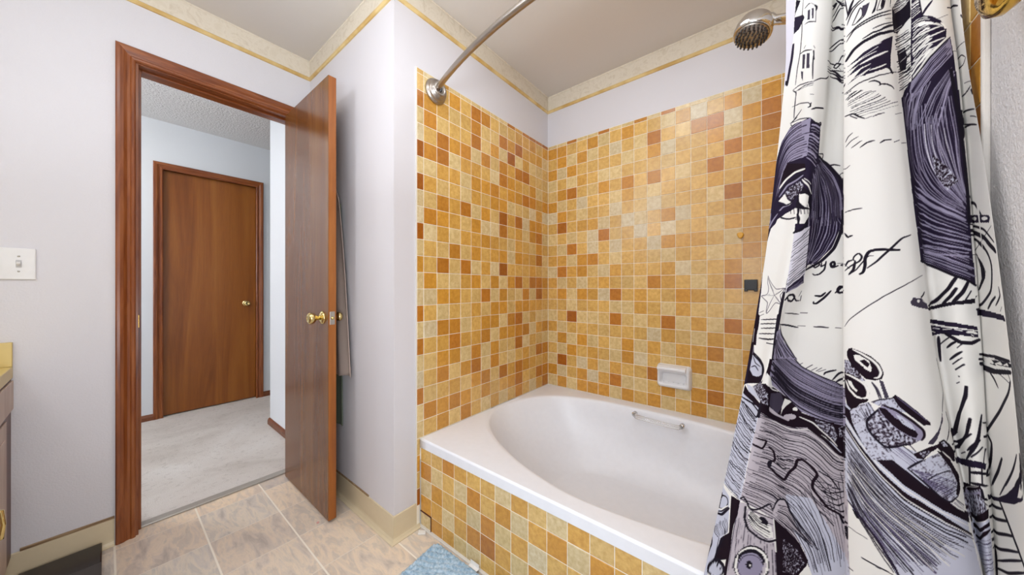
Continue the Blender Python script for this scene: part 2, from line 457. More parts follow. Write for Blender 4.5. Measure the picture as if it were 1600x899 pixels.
def tile_sheet(name, mapper, us, vs, classes, parent, thick=.006, gap=.0025):
    """mapper(u, v, h) -> point; us / vs = tile borders; classes[r][c]"""
    bm = bmesh.new(); cols = []
    inset = .0014
    for r in range(len(vs)-1):
        for c in range(len(us)-1):
            u0, u1 = us[c]+gap/2, us[c+1]-gap/2; v0, v1 = vs[r], vs[r+1]
            lo, hi = min(v0, v1)+gap/2, max(v0, v1)-gap/2
            if hi-lo < .004 or u1-u0 < .004: continue
            cl = classes(r, c)
            if cl is None: continue
            h = thick + random.uniform(-.0003, .0003)
            tx, ty = random.uniform(-.0003, .0003), random.uniform(-.0003, .0003)
            A = [bm.verts.new(mapper(u, v, 0)) for u, v in ((u0, lo), (u1, lo), (u1, hi), (u0, hi))]
            B = [bm.verts.new(mapper(u, v, h-.0012)) for u, v in ((u0, lo), (u1, lo), (u1, hi), (u0, hi))]
            D = [bm.verts.new(mapper(u, v, h+a*tx+b_*ty)) for u, v, a, b_ in ((u0+inset, lo+inset, -1, -1), (u1-inset, lo+inset, 1, -1), (u1-inset, hi-inset, 1, 1), (u0+inset, hi-inset, -1, 1))]
            g = glaze(cl)
            for X, Y in ((A, B), (B, D)):
                for k in range(4):
                    bm.faces.new([X[k], X[(k+1) % 4], Y[(k+1) % 4], Y[k]]); cols.append(g)
            bm.faces.new(D); cols.append(g)
    me = bpy.data.meshes.new(name); bm.to_mesh(me); bm.free(); me.materials.append(M['tile'])
    at = me.attributes.new('glaze', 'FLOAT_COLOR', 'FACE')
    at.data.foreach_set('color', np.array(cols, dtype=np.float32).ravel())
    o = bpy.data.objects.new(name, me); link(o, parent); return o

# rows of the long wall: one digit per tile, 0 = palest glaze ... 9 = rust
# transcribed from the photograph column by column (row 0 = cut sliver at the top, rows 1..22 whole tiles)
DC = [
 [2,6,4,6,2,3,6,0,4,2,4,5,1,5,4,4,2,5,2,4,2,6,2],
 [2,6,6,1,4,6,2,6,9,4,2,5,8,2,6,4,4,2,6,2,10,1,6],
 [8,4,2,6,2,8,4,4,4,2,8,2,5,4,2,2,10,4,2,6,4,4,2],
 [2,4,6,4,5,4,0,2,5,3,4,6,6,1,6,4,2,4,6,4,0,6,6],
 [2,6,2,4,4,3,4,4,5,0,0,7,3,4,5,4,2,4,2,5,5,0,6],
 [8,2,4,4,2,6,4,4,1,8,4,4,1,5,0,4,3,3,4,4,2,5,6],
 [2,4,0,4,2,4,2,0,4,3,0,2,5,4,8,2,8,4,2,2,5,8,2],
 [2,6,4,2,4,7,5,4,0,4,4,4,4,3,4,2,3,4,6,6,4,2,6],
 [7,4,2,3,4,4,3,3,2,0,4,4,4,3,5,5,2,4,2,0,4,2,4],
 [1,4,8,6,4,7,2,0,4,4,0,3,4,7,4,4,4,0,5,4,8,4,6],
 [8,2,4,0,3,4,4,3,6,0,6,2,5,5,4,2,8,5,2,2,6,6,2],
 [2,5,3,4,4,2,4,4,0,3,5,4,0,4,6,5,2,3,5,4,6,2,4],
 [2,0,7,4,4,4,4,4,4,4,5,4,3,2,5,3,5,2,5,6,2,6,6],
 [1,4,8,6,4,8,5,2,4,2,4,2,4,4,3,3,2,5,7,2,6,8,2],
 [2,6,0,2,8,4,4,8,5,5,2,4,6,8,4,2,8,5,2,3,2,4,4],
 [2,0,6,5,6,4,6,5,5,5,5,6,4,4,4,4,5,2,5,4,4,4,4],
 [4,6,8,8,6,5,6,7,5,2,5,4,4,4,5,4,2,4,4,4,4,4,4],
]
CC = [
 [4,4,8,2,0,10,2,10,1,0,10,2,6,2,1,8,2,8,2,0,8,2,2],
 [1,2,6,7,4,7,2,5,3,7,1,4,4,6,1,4,0,4,3,4,3,7,4],
 [5,4,5,3,8,8,5,3,7,6,5,3,8,3,6,2,7,5,6,7,4,6,6],
 [2,6,3,4,6,2,5,4,5,5,2,7,3,2,6,4,7,8,6,3,5,7,3],
 [2,4,4,4,7,5,2,2,8,3,5,3,8,5,4,3,2,5,2,6,3,6,7],
 [2,8,7,8,2,5,6,5,2,6,5,6,2,6,3,5,4,5,7,8,6,4,4],
 [3,7,3,3,7,4,6,4,6,1,6,4,5,3,8,3,6,7,2,2,7,6,2],
 [2,4,3,6,3,1,7,6,3,1,5,5,1,6,2,6,6,2,6,7,3,4,5],
 [2,3,8,2,7,8,5,6,10,8,4,6,10,2,6,6,2,6,3,3,8,5,2],
 [8,4,6,10,5,6,6,2,5,4,2,1,4,6,3,3,7,6,3,2,5,6,4],
]
def d_class(r, c):
    if c < len(DC) and r < len(DC[c]): return DC[c][r]
    return rnd_class()
def c_class(r, c):
    if c < len(CC) and r < len(CC[c]): return CC[c][r]
    x = rnd_class(); return min(9, x+1) if random.random() < .6 else x
ZR = [TT] + [2.040-P*k for k in range(23)]
# long wall (outer objects carry the grout bed; the tiles are one part of the wall each)
def bed(name, a, b_, parent): q = MB(); q.box(a, b_); return q.build(name, M['grout'], parent)
walls = {o.name: o for o in bpy.data.objects}
G = .0066
bed('grout_bed', (XC, YD-G, .3), (XE, YD, TT), walls['wall_back'])
us = [-1.2455+P*k for k in range(20)] + [XE-.008]
tile_sheet('tile_surface', lambda u, v, h: (u, YD-.002-h, v), us, ZR, d_class, walls['wall_back'])
# head wall; a narrow strip of cut tile runs down past the tub to the base
YT0 = .868
us = [YT0+.001, .905] + [.905+P*k for k in range(1, 14)] + [YD-.009]
bed('grout_bed', (XC, YT0+.0015, .3), (XC+G, YD-.006, TT), walls['wall_alcove_left'])
tile_sheet('tile_surface', lambda u, v, h: (XC+.002+h, u, v), us, ZR, c_class, walls['wall_alcove_left'])
b = MB(); b.box((XC, YT0-.003, .11), (XC+.007, YT0+.0015, TT+.002), .001).box((XC, YT0+.0015, TT), (XC+.004, YD, TT+.003)); b.build('caulk_bead', M['bead'], walls['wall_alcove_left'])
bed('grout_bed', (XC, YT0+.0015, .0), (XC+G, .884, .3), walls['wall_alcove_left'])
strip = [3, 6, 4, 10]
tile_sheet('tile_surface', lambda u, v, h: (XC+.002+h, u, v), [YT0+.001, .886], [.396-P*k for k in range(5)], lambda r, c: strip[r], walls['wall_alcove_left'])
# right-hand wall of the alcove
bed('grout_bed', (XE-G, YT0+.0015, .3), (XE, YD-.006, TT), walls['wall_right'])
tile_sheet('tile_surface', lambda u, v, h: (XE-.002-h, u, v), [YT0+.001, .905] + [.905+P*k for k in range(1, 14)] + [YD-.009], ZR,
           lambda r, c: (8, 4, 9, 6, 8, 5, 9, 4)[(r*3+c*5) % 8] if c == 0 else rnd_class(), walls['wall_right'])
b = MB(); b.box((XE-.009, YT0-.006, .0), (XE, YT0+.0015, TT+.003), .003, 3); b.build('caulk_bead', M['bead'], walls['wall_right'])
b = MB(); b.box((XC, YD-.004, TT), (XE, YD, TT+.003)); b.build('caulk_bead', M['bead'], walls['wall_back'])

# ------------------------------------------------------------------ bathtub
ZT = .397; YF = .884
def cr(p0, p1, p2, p3, t):
    return .5*((2*p1)+(-p0+p2)*t+(2*p0-5*p1+4*p2-p3)*t*t+(-p0+3*p1-3*p2+p3)*t**3)
rimpts = [(-1.195,1.33),(-1.222,1.46),(-1.18,1.62),(-1.05,1.775),(-.82,1.852),(-.60,1.868),(-.37,1.868),(-.12,1.835),(.08,1.75),(.19,1.58),(.215,1.40),(.18,1.22),(.06,1.085),(-.10,1.015),(-.25,.985),(-.38,.968),(-.516,.961),(-.64,.978),(-.80,1.022),(-.99,1.11),(-1.12,1.21)]
NR = 126
def loop(pts, n):
    k = len(pts); out = []
    for i in range(n):
        s_ = i/n*k; j = int(s_); t = s_-j
        q = [np.array(pts[(j+o) % k]) for o in (-1, 0, 1, 2)]
        out.append(cr(*q, t))
    return out
rim = loop(rimpts, NR)
# floor of the basin: rounded box
ctr = np.array((-.47, 1.42))
def floorpt(a):
    n = 3.2; c, s_ = math.cos(a), math.sin(a)
    r = (abs(c/.50)**n+abs(s_/.285)**n)**(-1/n)
    return np.array((-.40+r*c, 1.44+r*s_))
t = bmesh.new()
angs = [math.atan2(p[1]-ctr[1], p[0]-ctr[0]) for p in rim]
rings = []
def outer(p, inset, z):
    # project the direction on to the outer rectangle
    d = p-ctr; x0, x1, y0, y1 = -1.245+inset, .253-inset, YF+inset, 1.949-inset
    ks = []
    if d[0] > 1e-6: ks.append((x1-ctr[0])/d[0])
    if d[0] < -1e-6: ks.append((x0-ctr[0])/d[0])
    if d[1] > 1e-6: ks.append((y1-ctr[1])/d[1])
    if d[1] < -1e-6: ks.append((y0-ctr[1])/d[1])
    k = min(ks); q = ctr+d*k; return (q[0], q[1], z)
# insert the rectangle's corners by snapping the nearest spokes
def snap(ringpts, inset):
    x0, x1, y0, y1 = -1.245+inset, .253-inset, YF+inset, 1.949-inset
    for cx_, cy_ in ((x0, y0), (x0, y1), (x1, y0), (x1, y1)):
        j = min(range(NR), key=lambda i: (ringpts[i][0]-cx_)**2+(ringpts[i][1]-cy_)**2)
        ringpts[j] = (cx_, cy_, ringpts[j][2])
    return ringpts
for inset, z in ((0, .356), (0, ZT-.007), (.002, ZT-.002), (.007, ZT)):
    rings.append([t.verts.new(p) for p in snap([outer(p, inset, z) for p in rim], inset)])
rings.append([t.verts.new((ctr[0]+(p[0]-ctr[0])*1.05, ctr[1]+(p[1]-ctr[1])*1.035, ZT-.001)) for p in rim])
prof_in = [(1.012, -.002, 0), (1.0, -.006, 0), (.988, -.016, 0)]
for k, dz, _ in prof_in:
    rings.append([t.verts.new((ctr[0]+(p[0]-ctr[0])*k, ctr[1]+(p[1]-ctr[1])*k, ZT+dz)) for p in rim])
for s_ in (.12, .25, .4, .55, .7, .82, .91, .97, 1.0):
    w = s_; ring = []
    for p, a in zip(rim, angs):
        q = floorpt(a); r0 = ctr+(p-ctr)*.98
        left = max(0, -math.cos(a))            # lounging slope at the head end
        
        # horizontal travel lags the drop on steep sides
        tt = w**(2.6-1.5*left)
        x = r0[0]+(q[0]-r0[0])*tt; y = r0[1]+(q[1]-r0[1])*tt
        z = ZT-.016-(ZT-.016-.045)*(1-(1-w)**1.35)
        ring.append(t.verts.new((x, y, z)))
    rings.append(ring)
for k in (.9, .7, .4):
    rings.append([t.verts.new((-.40+(floorpt(a)[0]+.40)*k, 1.44+(floorpt(a)[1]-1.44)*k, .041+.003*k)) for a in angs])
for A, B in zip(rings[:-1], rings[1:]):
    for k in range(NR):
        f = t.faces.new([A[k], A[(k+1) % NR], B[(k+1) % NR], B[k]]); f.smooth = True
t.faces.new(rings[-1]).smooth = True
for R_ in (rings[0], rings[1], rings[3]):
    for k in range(NR):
        e_ = t.edges.get((R_[k], R_[(k+1) % NR]))
        if e_: e_.smooth = False
# underside skirt so the lip has thickness
low = [t.verts.new(p) for p in snap([outer(p, .02, .356) for p in rim], .02)]
for k in range(NR): t.faces.new([rings[0][k], low[k], low[(k+1) % NR], rings[0][(k+1) % NR]])
bmesh.ops.recalc_face_normals(t, faces=t.faces)
me_ = bpy.data.meshes.new('tub_shell'); t.to_mesh(me_); t.free(); me_.materials.append(M['tub'])
tub = thing('bathtub', 'white drop-in soaking tub with oval basin behind the tiled apron', 'bathtub', (-.5, 1.42, 0))
link(bpy.data.objects.new('tub_shell', me_), tub)
b = MB()   # grab handle in a moulded recess on the back of the basin
hy = 1.815; hz = .372
pts = [(-.605, hy+.03, hz+.004), (-.603, hy+.008, hz+.002), (-.59, hy-.008, hz), (-.54, hy-.012, hz-.001), (-.43, hy-.012, hz-.003), (-.38, hy-.008, hz-.004), (-.369, hy+.008, hz-.003), (-.367, hy+.03, hz-.002)]
b.tube(pts, .0115, 16); h = b.build('grab_handle', M['acrylic'], tub)
for x, z in ((-.606, hz+.003), (-.366, hz-.002)):
    b = MB(); b.lathe([(0, -.004), (.012, -.004), (.012, .006), (.009, .009), (0, .010)], frame_to((0, -1, 0), (x, hy+.012, z)), 20)
    b.build('handle_cap', M['chrome'], h)
b = MB(); b.lathe([(0, 0), (.032, 0), (.033, .003), (.028, .006), (.012, .007), (0, .007)], frame_to((0, 0, 1), (-.05, 1.44, .0435))); b.build('drain', M['chrome'], tub)

# tiled apron in front of the tub
ap = MB(); ap.box((XC, YF+.0065, 0), (XE, YF+.022, .355)); apo = struct(ap.build('wall_tub_apron', M['grout']))
us = [-1.2455+P*k for k in range(20)] + [XE-.004]
vs = [.355, .291, .217, .143, .069, .006]
apm = [[4,4,7,5,4,4,1,5,3,1,5,3,4,2],[7,2,4,1,7,4,6,1,5,6,1,6,5,3],[1,6,4,5,1,7,2,5,0,4,4,1,6,4],[6,5,1,5,7,8,5,2,6,3,6,4,2,5],[1,6,5,2,1,4,5,4,2,5,3,4,6,2]]
def ap_class(r, c):
    return apm[r][c] if c < len(apm[r]) else rnd_class()
tile_sheet('tile_surface', lambda u, v, h: (u, YF+.011-h, v), us, vs, ap_class, apo)
b = MB(); x0 = -1.2455
b.box((x0, YF+.003, .0665), (x0+P+.001, YF+.006, .0705)).box((x0+P-.002, YF+.003, .004), (x0+P+.002, YF+.006, .0705)); b.build('cracked_joint', M['dark_gap'], apo)
b = MB(); b.box((XC, YF-.004, 0), (XE, YF+.008, .006), .002); b.build('caulk_bead', M['bead'], apo)

# ------------------------------------------------------------------ soap dish
sd = thing('soap_dish', 'white ceramic soap dish set into the tiles above the tub rim', 'soap dish', (-.43, YD-.009, .585))
x0, x1, z0, z1 = -.517, -.343, .522, .652; yw = YD-.008
b = MB()
def rr(x0, x1, z0, z1, r, n=6, bow=0):
    out = []
    for cx_, cz_, a0 in ((x1-r, z0+r, -PI/2), (x1-r, z1-r, 0), (x0+r, z1-r, PI/2), (x0+r, z0+r, PI)):
        for k in range(n+1):
            a = a0+PI/2*k/n; out.append((cx_+r*math.cos(a), cz_+r*math.sin(a)))
    return out
t = bmesh.new()
loops = [(0, 0, .018), (.004, .014, .018), (.012, .030, .016), (.020, .034, .014), (.026, .031, .012), (.030, .022, .012), (.036, .006, .012), (.040, .004, .010)]
prev = None
for i, (ins, dep, r) in enumerate(loops):
    top = z1-ins; bot = z0+ins*(1.0)
    ring = [t.verts.new((x, yw-dep*(1 if i < 5 else 1), z)) for x, z in rr(x0+ins*.75, x1-ins*.75, bot, top-(.012 if i > 3 else 0), r)]
    if prev:
        for k in range(len(ring)):
            f = t.faces.new([prev[k], prev[(k+1) % len(ring)], ring[(k+1) % len(ring)], ring[k]]); f.smooth = True
    prev = ring
t.faces.new(prev)
bmesh.ops.recalc_face_normals(t, faces=t.faces)
b.merge(t); b.build('dish', M['ceramic'], sd)
b = MB(); b.prism([(yw, z1-.002), (yw-.030, z1-.004), (yw-.050, z1-.012), (yw-.053, z1-.022), (yw-.046, z1-.030), (yw-.034, z1-.030), (yw-.03, z1-.024), (yw, z1-.02)], 'x', x0+.010, x1-.022, bev=.002); b.build('hood', M['ceramic'], sd)
for k in range(5):
    b = MB(); xx = -.482+.025*k; b.tube([(xx, yw-.008, z0+.034), (xx+.002, yw-.018, z0+.027), (xx+.004, yw-.028, z0+.026)], [.0035, .0045, .003], 10); b.build('drain_ridge', M['ceramic'], sd)

# ------------------------------------------------------------------ shower head with hand-held neck
sh = thing('shower_head', 'chrome shower head with nozzles pointing down beside the curtain top', 'shower head', (XE-.008, 1.41, 1.93))
hc = Vector((-.058, 1.41, 1.972)); ax = Vector((-.22, -.25, -1)).normalized()
Mx = frame_to(ax, hc)
b = MB(); b.lathe([(0, -.052), (.020, -.051), (.036, -.044), (.048, -.030), (.056, -.008), (.058, .010), (.057, .020), (.053, .024), (.050, .022), (0, .022)], Mx, 40); hd = b.build('head', M['chrome'], sh)
b = MB(); b.lathe([(0, .0225), (.050, .0225), (.050, .026), (.046, .028), (.020, .030), (0, .030)], Mx, 36); fp = b.build('face_plate', M['nickel'], hd)
b = MB()
for R_, n in ((.045, 22), (.035, 16), (.024, 12), (.012, 6)):
    for k in range(n):
        a = 2*PI*k/n+R_*40
        b.lathe([(0, .024), (.0036, .024), (.0030, .037), (0, .038)], Mx @ Matrix.Translation((R_*math.cos(a), R_*math.sin(a), 0)), 8)
b.build('nozzles', M['rubber_dark'], hd)
j0 = hc+Vector((.040, 0, .012)); j1 = Vector((.055, 1.41, 1.955)); j2 = Vector((.135, 1.405, 1.905))
b = MB(); b.tube([j0-Vector((.02, 0, 0)), j0+Vector((.01, 0, -.002)), (0, 1.41, 1.976), j1], [.026, .020, .015, .0165], 24); b.build('neck', M['chrome'], sh)
b = MB(); b.tube([j1, j2, (.20, 1.41, 1.92), (XE-.008, 1.41, 1.965)], .0105, 18); b.build('arm', M['chrome'], sh)
b = MB(); b.lathe([(0, 0), (.032, 0), (.030, .006), (.016, .012), (0, .012)], frame_to((-1, 0, 0), (XE-.008, 1.41, 1.965))); b.build('wall_flange', M['chrome'], sh)

# ------------------------------------------------------------------ curved curtain rod
rod = thing('shower_rod', 'bowed brushed metal curtain rod arching over the tub edge', 'curtain rod', (XC+.008, .969, 1.995))
def rody(x): return .842+.127*((x+.4955)/.7495)**2
b = MB(); b.tube([(x, rody(x), 1.995) for x in np.linspace(XC+.03, XE-.03, 60)], .0125, 20); b.build('tube', M['nickel'], rod)
for x, d in ((XC+.008, 1), (XE-.008, -1)):
    slope = 2*.127*(x+.4955)/.7495**2
    b = MB(); b.lathe([(0, 0), (.056, 0), (.058, .005), (.055, .012), (.048, .015), (.049, .020), (.045, .028), (.035, .031), (.035, .038), (.031, .042), (.018, .042), (.018, .030), (0, .030)], frame_to((d, 0, 0), (x, .969, 1.995)), 40); fl = b.build('flange', M['nickel'], rod)
    b = MB(); b.lathe([(0, .010), (.0175, .010), (.0175, .039), (.0130, .039), (0, .039)], frame_to((d, slope*d*.6, 0), (x, .969, 1.995)), 24); b.build('socket', M['black_plastic'], fl)

# ------------------------------------------------------------------ small things on the tiles
b = MB(); t = bmesh.new()
b.prism([(-.147, 1.338), (-.140, 1.345), (-.126, 1.345), (-.117, 1.337), (-.121, 1.322), (-.132, 1.313), (-.142, 1.322)], 'y', YD-.0075, YD-.022, bev=.004)
tag(b.build('adhesive_hook', M['yellow_plastic']), 'small amber heart-shaped hook stuck on the tiles near the curtain', 'hook')
b = MB(); b.box((-.1165, YD-.020, 1.062), (-.064, YD-.008, 1.113), .003).box((-.1165, YD-.026, 1.056), (-.102, YD-.008, 1.068), .002).box((-.078, YD-.026, 1.056), (-.064, YD-.008, 1.068), .002)
hb = b.build('razor_holder', M['black_plastic']); tag(hb, 'square black holder with a notched lower edge stuck on the tiles', 'holder')

# ------------------------------------------------------------------ brass hook on the right wall
rh = thing('robe_hook', 'golden brass boss on the textured wall at the picture top', 'hook', (XE, .716, 1.468))
b = MB(); b.lathe([(0, 0), (.040, 0), (.042, .004), (.038, .010), (.026, .014), (0, .014)], frame_to((-1, 0, 0), (XE, .716, 1.468)), 36); b.build('rose', M['gold_brass'], rh)
b = MB(); b.lathe([(.012, .008), (.012, .013), (.020, .018), (.035, .023), (.042, .032), (.040, .043), (.028, .050), (0, .052)], frame_to((-1, 0, 0), (XE, .716, 1.468)), 36); b.build('boss', M['gold_brass'], rh)

# ------------------------------------------------------------------ light switch
ls = thing('light_switch', 'double white switch plate on the wall left of the doorway', 'switch', (XA, -.225, 1.16))
b = MB(); b.box((XA, -.284, 1.104), (XA+.006, -.166, 1.219), .0025, 3); b.build('plate', M['white_plastic'], ls)
for y in (-.248, -.202):
    b = MB(); b.box((XA+.004, y-.006, 1.148), (XA+.0075, y+.006, 1.175), .0008); sk = b.build('switch_slot', simple('slot_grey', (190, 188, 186)), ls)
    b = MB(); b.prism([(XA+.005, 1.153), (XA+.017, 1.160), (XA+.019, 1.166), (XA+.006, 1.170)], 'y', y-.0045, y+.0045, bev=.001); b.build('toggle', M['white_plastic'], ls)
    for z in (1.134, 1.189):
        b = MB(); b.lathe([(0, .005), (.0032, .005), (.0030, .0068), (0, .0072)], frame_to((1, 0, 0), (XA, y, z)), 12); b.build('screw', M['steel'], ls)

# ------------------------------------------------------------------ vanity
YVF = -.214; VX0, VX1 = XA, -.90
vn = thing('vanity_cabinet', 'pale wood vanity cabinet at the left frame edge under a mustard counter', 'cabinet', (-1.55, -.48, 0))
b = MB(); b.box((VX0+.001, YV+.002, .10), (VX1, YVF-.004, .745)); b.box((VX0+.001, YV+.002, 0), (VX1, YVF-.06, .10)); b.build('carcass', M['cab_dark'], vn)
def raised(name, x0, x1, z0, z1, parent, mat):
    b = MB(); y = YVF-.0045; th = .004 if z1-z0 > .3 else .006
    b.box((x0, y, z0), (x1, y+th, z1), .0015, 2); b.box((x0+.05, y+th-.001, z0+.05), (x1-.05, y+th+.003, z1-.05), .002, 2) if z1-z0 > .3 else None
    return b.build(name, mat, parent)
for i, (x0, x1) in enumerate(((XA+.004, -1.745), (-1.735, -1.325), (-1.315, -.91))):
    d = raised('drawer', x0, x1, .635, .738, vn, M['cab_pink'])
for i, (x0, x1) in enumerate(((XA+.115, -1.745), (-1.735, -1.325), (-1.315, -.91))):
    d = raised('door', x0, x1, .115, .618, vn, M['cab_pink'])
    hx = x1-.03
    b = MB(); b.tube([(hx, YVF-.002, .42), (hx, YVF+.018, .415), (hx, YVF+.022, .375), (hx, YVF+.018, .335), (hx, YVF-.002, .33)], [.005, .006, .005, .006, .005], 12); b.build('handle', M['brass'], d)
b = MB(); b.box((VX0, YVF-.058, 0), (VX1, YVF-.052, .10)); b.build('toe_kick', M['vinyl_base'], vn)
ct = thing('vanity_countertop', 'mustard laminate countertop with side splash at the left frame edge', 'countertop', (-1.55, -.48, .749))
b = MB(); b.box((XA+.0005, YV+.001, .7465), (VX1+.01, YVF, .789), .003, 2); b.build('top', M['counter'], ct)
b = MB(); b.box((XA+.0005, YV+.001, .789), (XA+.018, YVF, .877), .002).box((XA+.018, YV+.001, .789), (VX1+.01, YV+.019, .877), .002); b.build('splash', M['counter'], ct)
mr = thing('wall_mirror', 'frameless wall mirror above the vanity', 'mirror', (-1.5, YV, 1.4))
b = MB(); b.box((-2.10, YV, .92), (-.92, YV+.006, 1.85), .0015); b.build('glass', M['mirror'], mr)
vl = thing('vanity_light', 'row of frosted globe bulbs over the vanity mirror', 'lamp', (-1.5, YV, 2.05))
b = MB(); b.box((-1.95, YV, 2.0), (-1.05, YV+.04, 2.10), .006); b.build('bar', M['chrome'], vl)
for k in range(4):
    x = -1.83+.22*k
    b = MB(); b.lathe([(.018, .0), (.020, .02), (0, .02)], frame_to((0, 1, 0), (x, YV+.04, 2.05)), 20); so = b.build('socket', M['white_plastic'], vl)
    b = MB(); b.lathe([(0, .0)]+[(.055*math.sin(a), .055-.055*math.cos(a)) for a in np.linspace(.25, PI, 14)], frame_to((0, 1, 0), (x, YV+.055, 2.05)), 24); b.build('bulb', M['globe'], so)
cl = thing('fill_dome_light', 'added frosted dome on the bathroom ceiling for fill light', 'lamp', (-.95, -.02, HC))  # added out-of-view dome, fills the bathroom with light
b = MB(); b.lathe([(0, 0), (.17, 0), (.17, .02), (.155, .028), (0, .028)], frame_to((0, 0, -1), (-.95, -.02, HC)), 40); b.build('rim', M['brass'], cl)
b = MB(); b.lathe([(.15*math.cos(a), .026+.075*math.sin(a)) for a in np.linspace(0, PI/2, 10)], frame_to((0, 0, -1), (-.95, -.02, HC)), 40); b.build('dome', M['dome'], cl)
hl = thing('fill_dome_light', 'added frosted dome on the hallway ceiling for fill light', 'lamp', (-3.1, -.55, HH))  # added out-of-view dome to light the hallway
b = MB(); b.lathe([(0, 0), (.16, 0), (.16, .02), (.15, .025), (0, .025)], frame_to((0, 0, -1), (-3.1, -.55, HH)), 36); b.build('rim', M['brass'], hl)
b = MB(); b.lathe([(.145*math.cos(a), .024+.07*math.sin(a)) for a in np.linspace(0, PI/2, 10)], frame_to((0, 0, -1), (-3.1, -.55, HH)), 36); b.build('dome', M['hall_fill'], hl)

# ------------------------------------------------------------------ towel and cloth behind the door
def hanging(name, label, cat, mat, stations, y_of, hook):
    """stations: (z, [x...]) sheet in x with folds in y"""
    b = MB(); t = bmesh.new(); nx, nz = 60, 70; V = []
    zt, zb = stations['z']
    for j in range(nz+1):
        w = j/nz; z = zt+(zb-zt)*w; row = []
        for i in range(nx+1):
            s_ = i/nx; x = stations['x'](s_, w); y = y_of(s_, w)
            row.append(t.verts.new((x, y, z+stations.get('dz', lambda s, w: 0)(s_, w))))
        V.append(row)
    for j in range(nz):
        for i in range(nx):
            t.faces.new([V[j][i], V[j][i+1], V[j+1][i+1], V[j+1][i]]).smooth = True
    b.merge(t)
    o = b.build(name, mat); md = o.modifiers.new('s', 'SOLIDIFY'); md.thickness = .004; md.offset = 0
    return tag(o, label, cat)
def tx(s_, w): 
    wid = .08+.20*min(1, w*2.6)**.8
    xr = -1.755+.172*w**.6
    return xr-wid*(1-s_)*1.0
def ty(s_, w):
    return .692+.036*min(1, w/.14)**.7+.010*math.sin(s_*15+.4)*min(1, w*2)
hanging('bath_towel', 'taupe towel hanging in folds on the back of the open door', 'towel', M['towel'], {'z': (1.66, .640), 'x': tx, 'dz': lambda s, w: .008*math.sin(s*9)*w}, ty, None)
hanging('hanging_cloth', 'narrow grey green cloth showing below the taupe towel hem', 'cloth', M['towel_green'], {'z': (1.50, .375), 'x': lambda s, w: -1.85+.128*s+.02*w}, lambda s, w: .748+.003*math.sin(s*10), None)
hk = thing('door_hook', 'small brass hook on the door back holding the towel', 'hook', (-1.75, DY1, 1.68))
b = MB(); b.lathe([(0, 0), (.018, 0), (.017, .004), (0, .005)], frame_to((0, 1, 0), (-1.78, DY1, 1.68)), 20); b.tube([(-1.78, DY1+.003, 1.685), (-1.78, DY1+.03, 1.675), (-1.80, DY1+.065, 1.662), (-1.80, DY1+.082, 1.668), (-1.80, DY1+.086, 1.685)], .004, 10); b.build('prong', M['brass'], hk)

# ------------------------------------------------------------------ things on the floor
mt = thing('bath_mat', 'light blue chenille bath mat lying along the tiled tub apron', 'bath mat', (-.85, .6, 0))
t = bmesh.new(); NX, NY = 150, 130; V = []
c0 = Vector((-1.108, .868)); ex = Vector((.999, .010)); ey = Vector((.12, -.993))
for j in range(NY+1):
    row = []
    for i in range(NX+1):
        a, c_ = i/NX, j/NY; L, W = .78, .50
        # round the corners
        px_, py_ = a*L, c_*W; r = .035
        for (cx_, cy_, sx_, sy_) in ((r, r, -1, -1), (L-r, r, 1, -1), (r, W-r, -1, 1), (L-r, W-r, 1, 1)):
            if (px_-cx_)*sx_ > 0 and (py_-cy_)*sy_ > 0:
                dx, dy = px_-cx_, py_-cy_; m_ = max(abs(dx), abs(dy)); d_ = math.hypot(dx, dy)
                px_, py_ = cx_+dx*m_/d_, cy_+dy*m_/d_
        p = c0+ex*px_+ey*py_
        e = min(a*L, (1-a)*L, c_*W, (1-c_)*W); hgt = .014*min(1, e/.012)**.5
        ph = (px_*.55+py_)/.0125*PI
        bumps = (.5+.5*math.sin(ph+.9*math.sin(px_*60)))*(.55+.45*math.sin((px_-.5*py_)*330+2.2*math.sin(py_*95)))
        hgt += (.0055*bumps+random.uniform(0, .0022))*min(1, e/.006)
        row.append(t.verts.new((p.x, p.y, .001+hgt)))
    V.append(row)
for j in range(NY):
    for i in range(NX): t.faces.new([V[j][i], V[j+1][i], V[j+1][i+1], V[j][i+1]]).smooth = True
b = MB(); b.merge(t); b.build('chenille_pile', M['mat_blue'], mt)
b = MB(); t0 = c0+ex*.195
b.box((t0.x, .866, .012), (t0.x+.045, .884, .0135), .0005); b.box((t0.x, .879, .0135), (t0.x+.045, .8805, .028), .0004); tg = b.build('care_label', M['paper'], mt); tg['label'] = 'white care label'
b = MB(); b.prism([(-1.222, .862), (-1.196, .880), (-1.182, .868), (-1.206, .846)], 'z', .001, .007, bev=.001)
tag(b.build('paper_scrap', M['paper']), 'tiny white scrap on the floor at the base of the tiled apron', 'scrap')
b = MB(); b.prism([(-1.632, .605), (-1.624, .610), (-1.618, .603), (-1.626, .598)], 'z', 0, .004, bev=.001)
tag(b.build('floor_crumb', simple('pinkish_crumb', (226, 170, 160))), 'tiny pink crumb on the vinyl in front of the open door', 'crumb')
sc = thing('bathroom_scale', 'low dark brown box on the floor beside the beige wall base', 'scale', (-1.96, -.18, 0))
b = MB(); b.box((-2.125, -.202, .004), (-1.80, -.012, .042), .004, 2); b.build('body', M['dark_glass'], sc)
b = MB(); b.box((-1.972, -.200, .0415), (-1.805, -.013, .0435), .001); b.build('platform', M['grey_dark'], sc)
for x, y in ((-2.10, -.18), (-2.10, -.035), (-1.83, -.18), (-1.83, -.035)):
    b = MB(); b.box((x-.012, y-.012, 0), (x+.012, y+.012, .005)); b.build('foot', M['rubber_dark'], sc)

